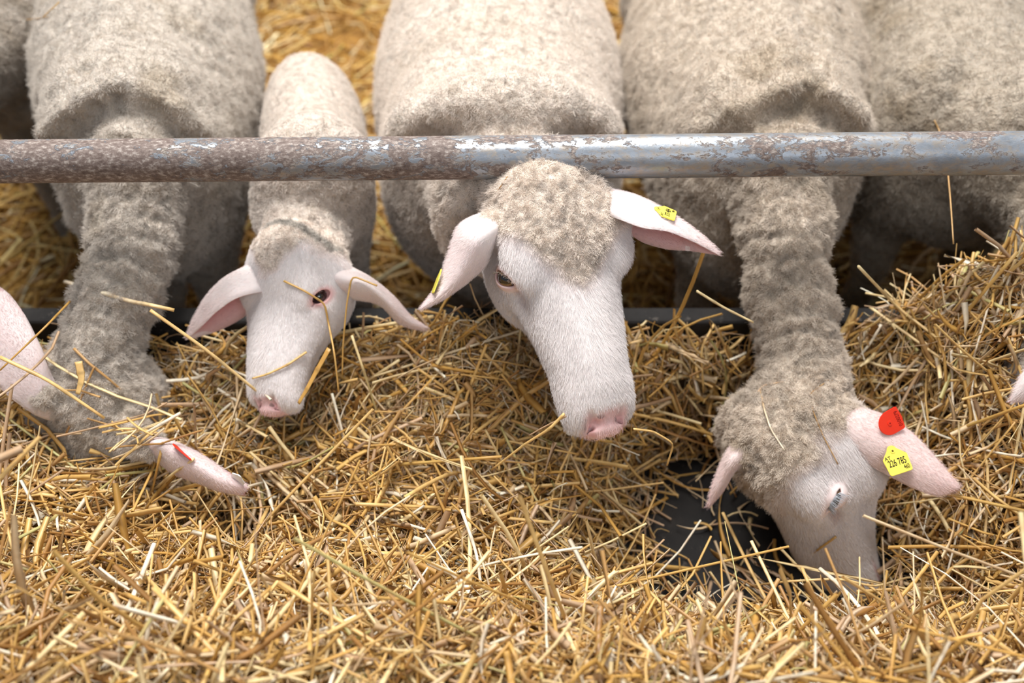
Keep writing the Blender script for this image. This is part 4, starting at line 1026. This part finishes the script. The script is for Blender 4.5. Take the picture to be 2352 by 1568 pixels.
lay([(1998, 705), (2080, 765), (2160, 822), (2200, 850)], .0022, 4, 'second long pale stalk on the tall straw pile, below and parallel to the first', lift=.016, col2=2)
lay([(2185, 800), (2186, 870), (2190, 950)], .0019, 5, 'cream upright stalk on the tall straw pile above the red ear tag', lift=.012)
lay([(2024, 745), (1998, 790), (1968, 825)], .0019, 5, 'short cream stalk beside the neck of the tagged ewe', lift=.014)
lay([(1140, 440), (1152, 426), (1166, 404)], .0008, 3, 'tiny brown straw bit in the wool on the white-faced ewe\'s head', lift=.006)
lay([(1060, 1170, 1.12), (1095, 1270, 1.10), (1112, 1400, 1.06)], .0020, 5, 'pale stalk standing nearly upright in the heap below the white-faced ewe')
lay([(1640, 745), (1610, 800), (1616, 900)], .0018, 2, 'bent stalk arching at the kerb beside the white-faced ewe\'s ear tip', lift=.02)
lay([(1600, 668, 1.18), (1660, 705, 1.19), (1730, 740, 1.20)], .0018, 4, 'pale stalk leaning against the tagged ewe\'s neck over the kerb')

# ------------------------------------------------------------------ ear tags
def plate(name, outline, th, m, Mx, parent, label=None):
    bm = bmesh.new(); vs = [bm.verts.new((x, y, 0)) for x, y in outline]; f = bm.faces.new(vs)
    r = bmesh.ops.extrude_face_region(bm, geom=[f]); bmesh.ops.translate(bm, verts=[v for v in r['geom'] if isinstance(v, bmesh.types.BMVert)], vec=(0, 0, -th))
    bmesh.ops.recalc_face_normals(bm, faces=bm.faces[:])
    bmesh.ops.bevel(bm, geom=[e for e in bm.edges if len(e.link_faces) == 2 and e.calc_face_angle(0) > 1.2], offset=th * .3, segments=2, affect='EDGES')
    me = bpy.data.meshes.new(name); bm.to_mesh(me); bm.free(); me.materials.append(m)
    o = bpy.data.objects.new(name, me); C.objects.link(o); o.parent = parent
    o.matrix_parent_inverse = Matrix.Translation(parent.location).inverted(); o.matrix_basis = Mx
    if label: o['label'] = label
    return o
def frame(px, py, d, ang, tiltx=0, tilty=0):
    """u along image direction ang (degrees ccw from the picture's right), facing the viewer, then tilted"""
    a = math.radians(ang); u = A_R * math.cos(a) + A_U * math.sin(a); v = -A_R * math.sin(a) + A_U * math.cos(a); n = -A_F
    p = at_d(px, py, d); M = Matrix(((u[0], v[0], n[0], p[0]), (u[1], v[1], n[1], p[1]), (u[2], v[2], n[2], p[2]), (0, 0, 0, 1)))
    return M @ Matrix.Rotation(math.radians(tiltx), 4, 'X') @ Matrix.Rotation(math.radians(tilty), 4, 'Y')
def text_on(tagob, s, size, x, y, rot=0, m=None, sx=1.0):
    cu = bpy.data.curves.new('lettering', 'FONT'); cu.body = s; cu.size = size; cu.align_x = 'CENTER'; cu.align_y = 'CENTER'; cu.extrude = .00008; cu.offset = size * .012
    t = bpy.data.objects.new('tmp', cu); C.objects.link(t); bpy.context.view_layer.update()
    me = bpy.data.meshes.new_from_object(t.evaluated_get(bpy.context.evaluated_depsgraph_get())); bpy.data.objects.remove(t)
    me.materials.clear(); me.materials.append(m or M_INK); me.name = 'printed_number'
    o = bpy.data.objects.new('printed_number', me); C.objects.link(o); o.parent = tagob
    o.matrix_basis = Matrix.Translation((x, y, .00012)) @ Matrix.Rotation(math.radians(rot), 4, 'Z') @ Matrix.Diagonal((sx, 1, 1, 1)); return o
def disc(parent, x, y, r, m, z=.0, h=.0008, name='pin_hole'):
    bm = bmesh.new(); bmesh.ops.create_cone(bm, cap_ends=True, segments=24, radius1=r, radius2=r * .9, depth=h)
    me = bpy.data.meshes.new(name); bm.to_mesh(me); bm.free(); me.materials.append(m); o = bpy.data.objects.new(name, me); C.objects.link(o)
    o.parent = parent; o.location = (x, y, z); return o
def yellow_outline(s=1.0):
    pts = []
    def arc(cx, cy, r, a0, a1, n=7):
        for k in range(n + 1):
            a = math.radians(a0 + (a1 - a0) * k / n); pts.append(((cx + r * math.cos(a)) * s, (cy + r * math.sin(a)) * s))
    arc(.0115, -.0135, .003, -90, 0); arc(.0125, .0030, .003, 0, 60); arc(.0, .0120, .0062, 15, 165, 12); arc(-.0125, .0030, .003, 120, 180); arc(-.0115, -.0135, .003, 180, 270)
    return pts
t3 = plate('ear_tag', yellow_outline(.98), .0014, M_YEL, frame(2059, 1056, 1.158, 19, -18, 6), B3.root, 'yellow plastic ear tag printed with a number')
disc(t3, 0, .0110, .0030, M_YEL, .0002, .0012, 'boss'); disc(t3, 0, .0110, .0014, M_HOLE, .0006, .0006)
text_on(t3, 'AT', .0060, -.0092, .0042); text_on(t3, '226 785', .0112, -.0002, -.0028, sx=.60); text_on(t3, '460', .0078, .0085, -.0105, sx=.6)
pts = []
for k in range(21):
    a = math.radians(90 + 180 * k / 20); pts.append((-.003 + .0150 * math.cos(a), .0145 * math.sin(a)))
pts += [(.0100, -.0145), (.0120, -.0132), (.0135, .0), (.0120, .0132), (.0100, .0145)]
t3r = plate('ear_tag', pts, .0014, M_RED, frame(2050, 968, 1.166, 27, 8, 8), B3.root, 'round-backed red ear tag')
disc(t3r, -.004, .0, .0030, M_RED, .0002, .0012, 'boss'); disc(t3r, -.004, .0, .0010, M_REDINK, .0006, .0006)
text_on(t3r, '0100279', .0066, .0082, .0, 90, M_REDINK, .85)
t2 = plate('ear_tag', yellow_outline(.74), .0014, M_YEL, frame(1529, 486, 1.100, 68, 0, 50), B2.root, 'yellow ear tag printed with a number')
disc(t2, 0, .0090, .0026, M_YEL, .0002, .0012, 'boss'); disc(t2, 0, .0090, .0012, M_HOLE, .0006, .0006)
text_on(t2, 'AT', .0042, -.0078, .0032); text_on(t2, '373 484', .0084, 0, -.0028, sx=.55); text_on(t2, '981', .0040, .0072, -.0085, sx=.8)
t2b = plate('ear_tag', yellow_outline(.85), .0014, M_YEL, frame(1002, 646, 1.128, -20, 0, -80), B2.root, 'yellow ear tag seen edge-on')
t2c = plate('ear_tag_stud', [(.0045 * math.cos(a), .0045 * math.sin(a)) for a in np.linspace(0, 6.0, 14)], .0014, M_YEL, frame(1044, 648, 1.128, 20, 50, 0), B2.root)
t1 = plate('ear_tag', pts, .0014, M_RED, frame(424, 1043, 1.138, -40, 78, 0), B1.root, 'red ear tag seen edge-on')
t1b = plate('ear_tag', yellow_outline(.6), .0014, plastic('white_tag_plastic', srgb(236, 236, 232)), frame(546, 1100, 1.128, -40, 55, 0), B1.root, 'small white ear tag')
print('done', round(time.time() - T0, 1))
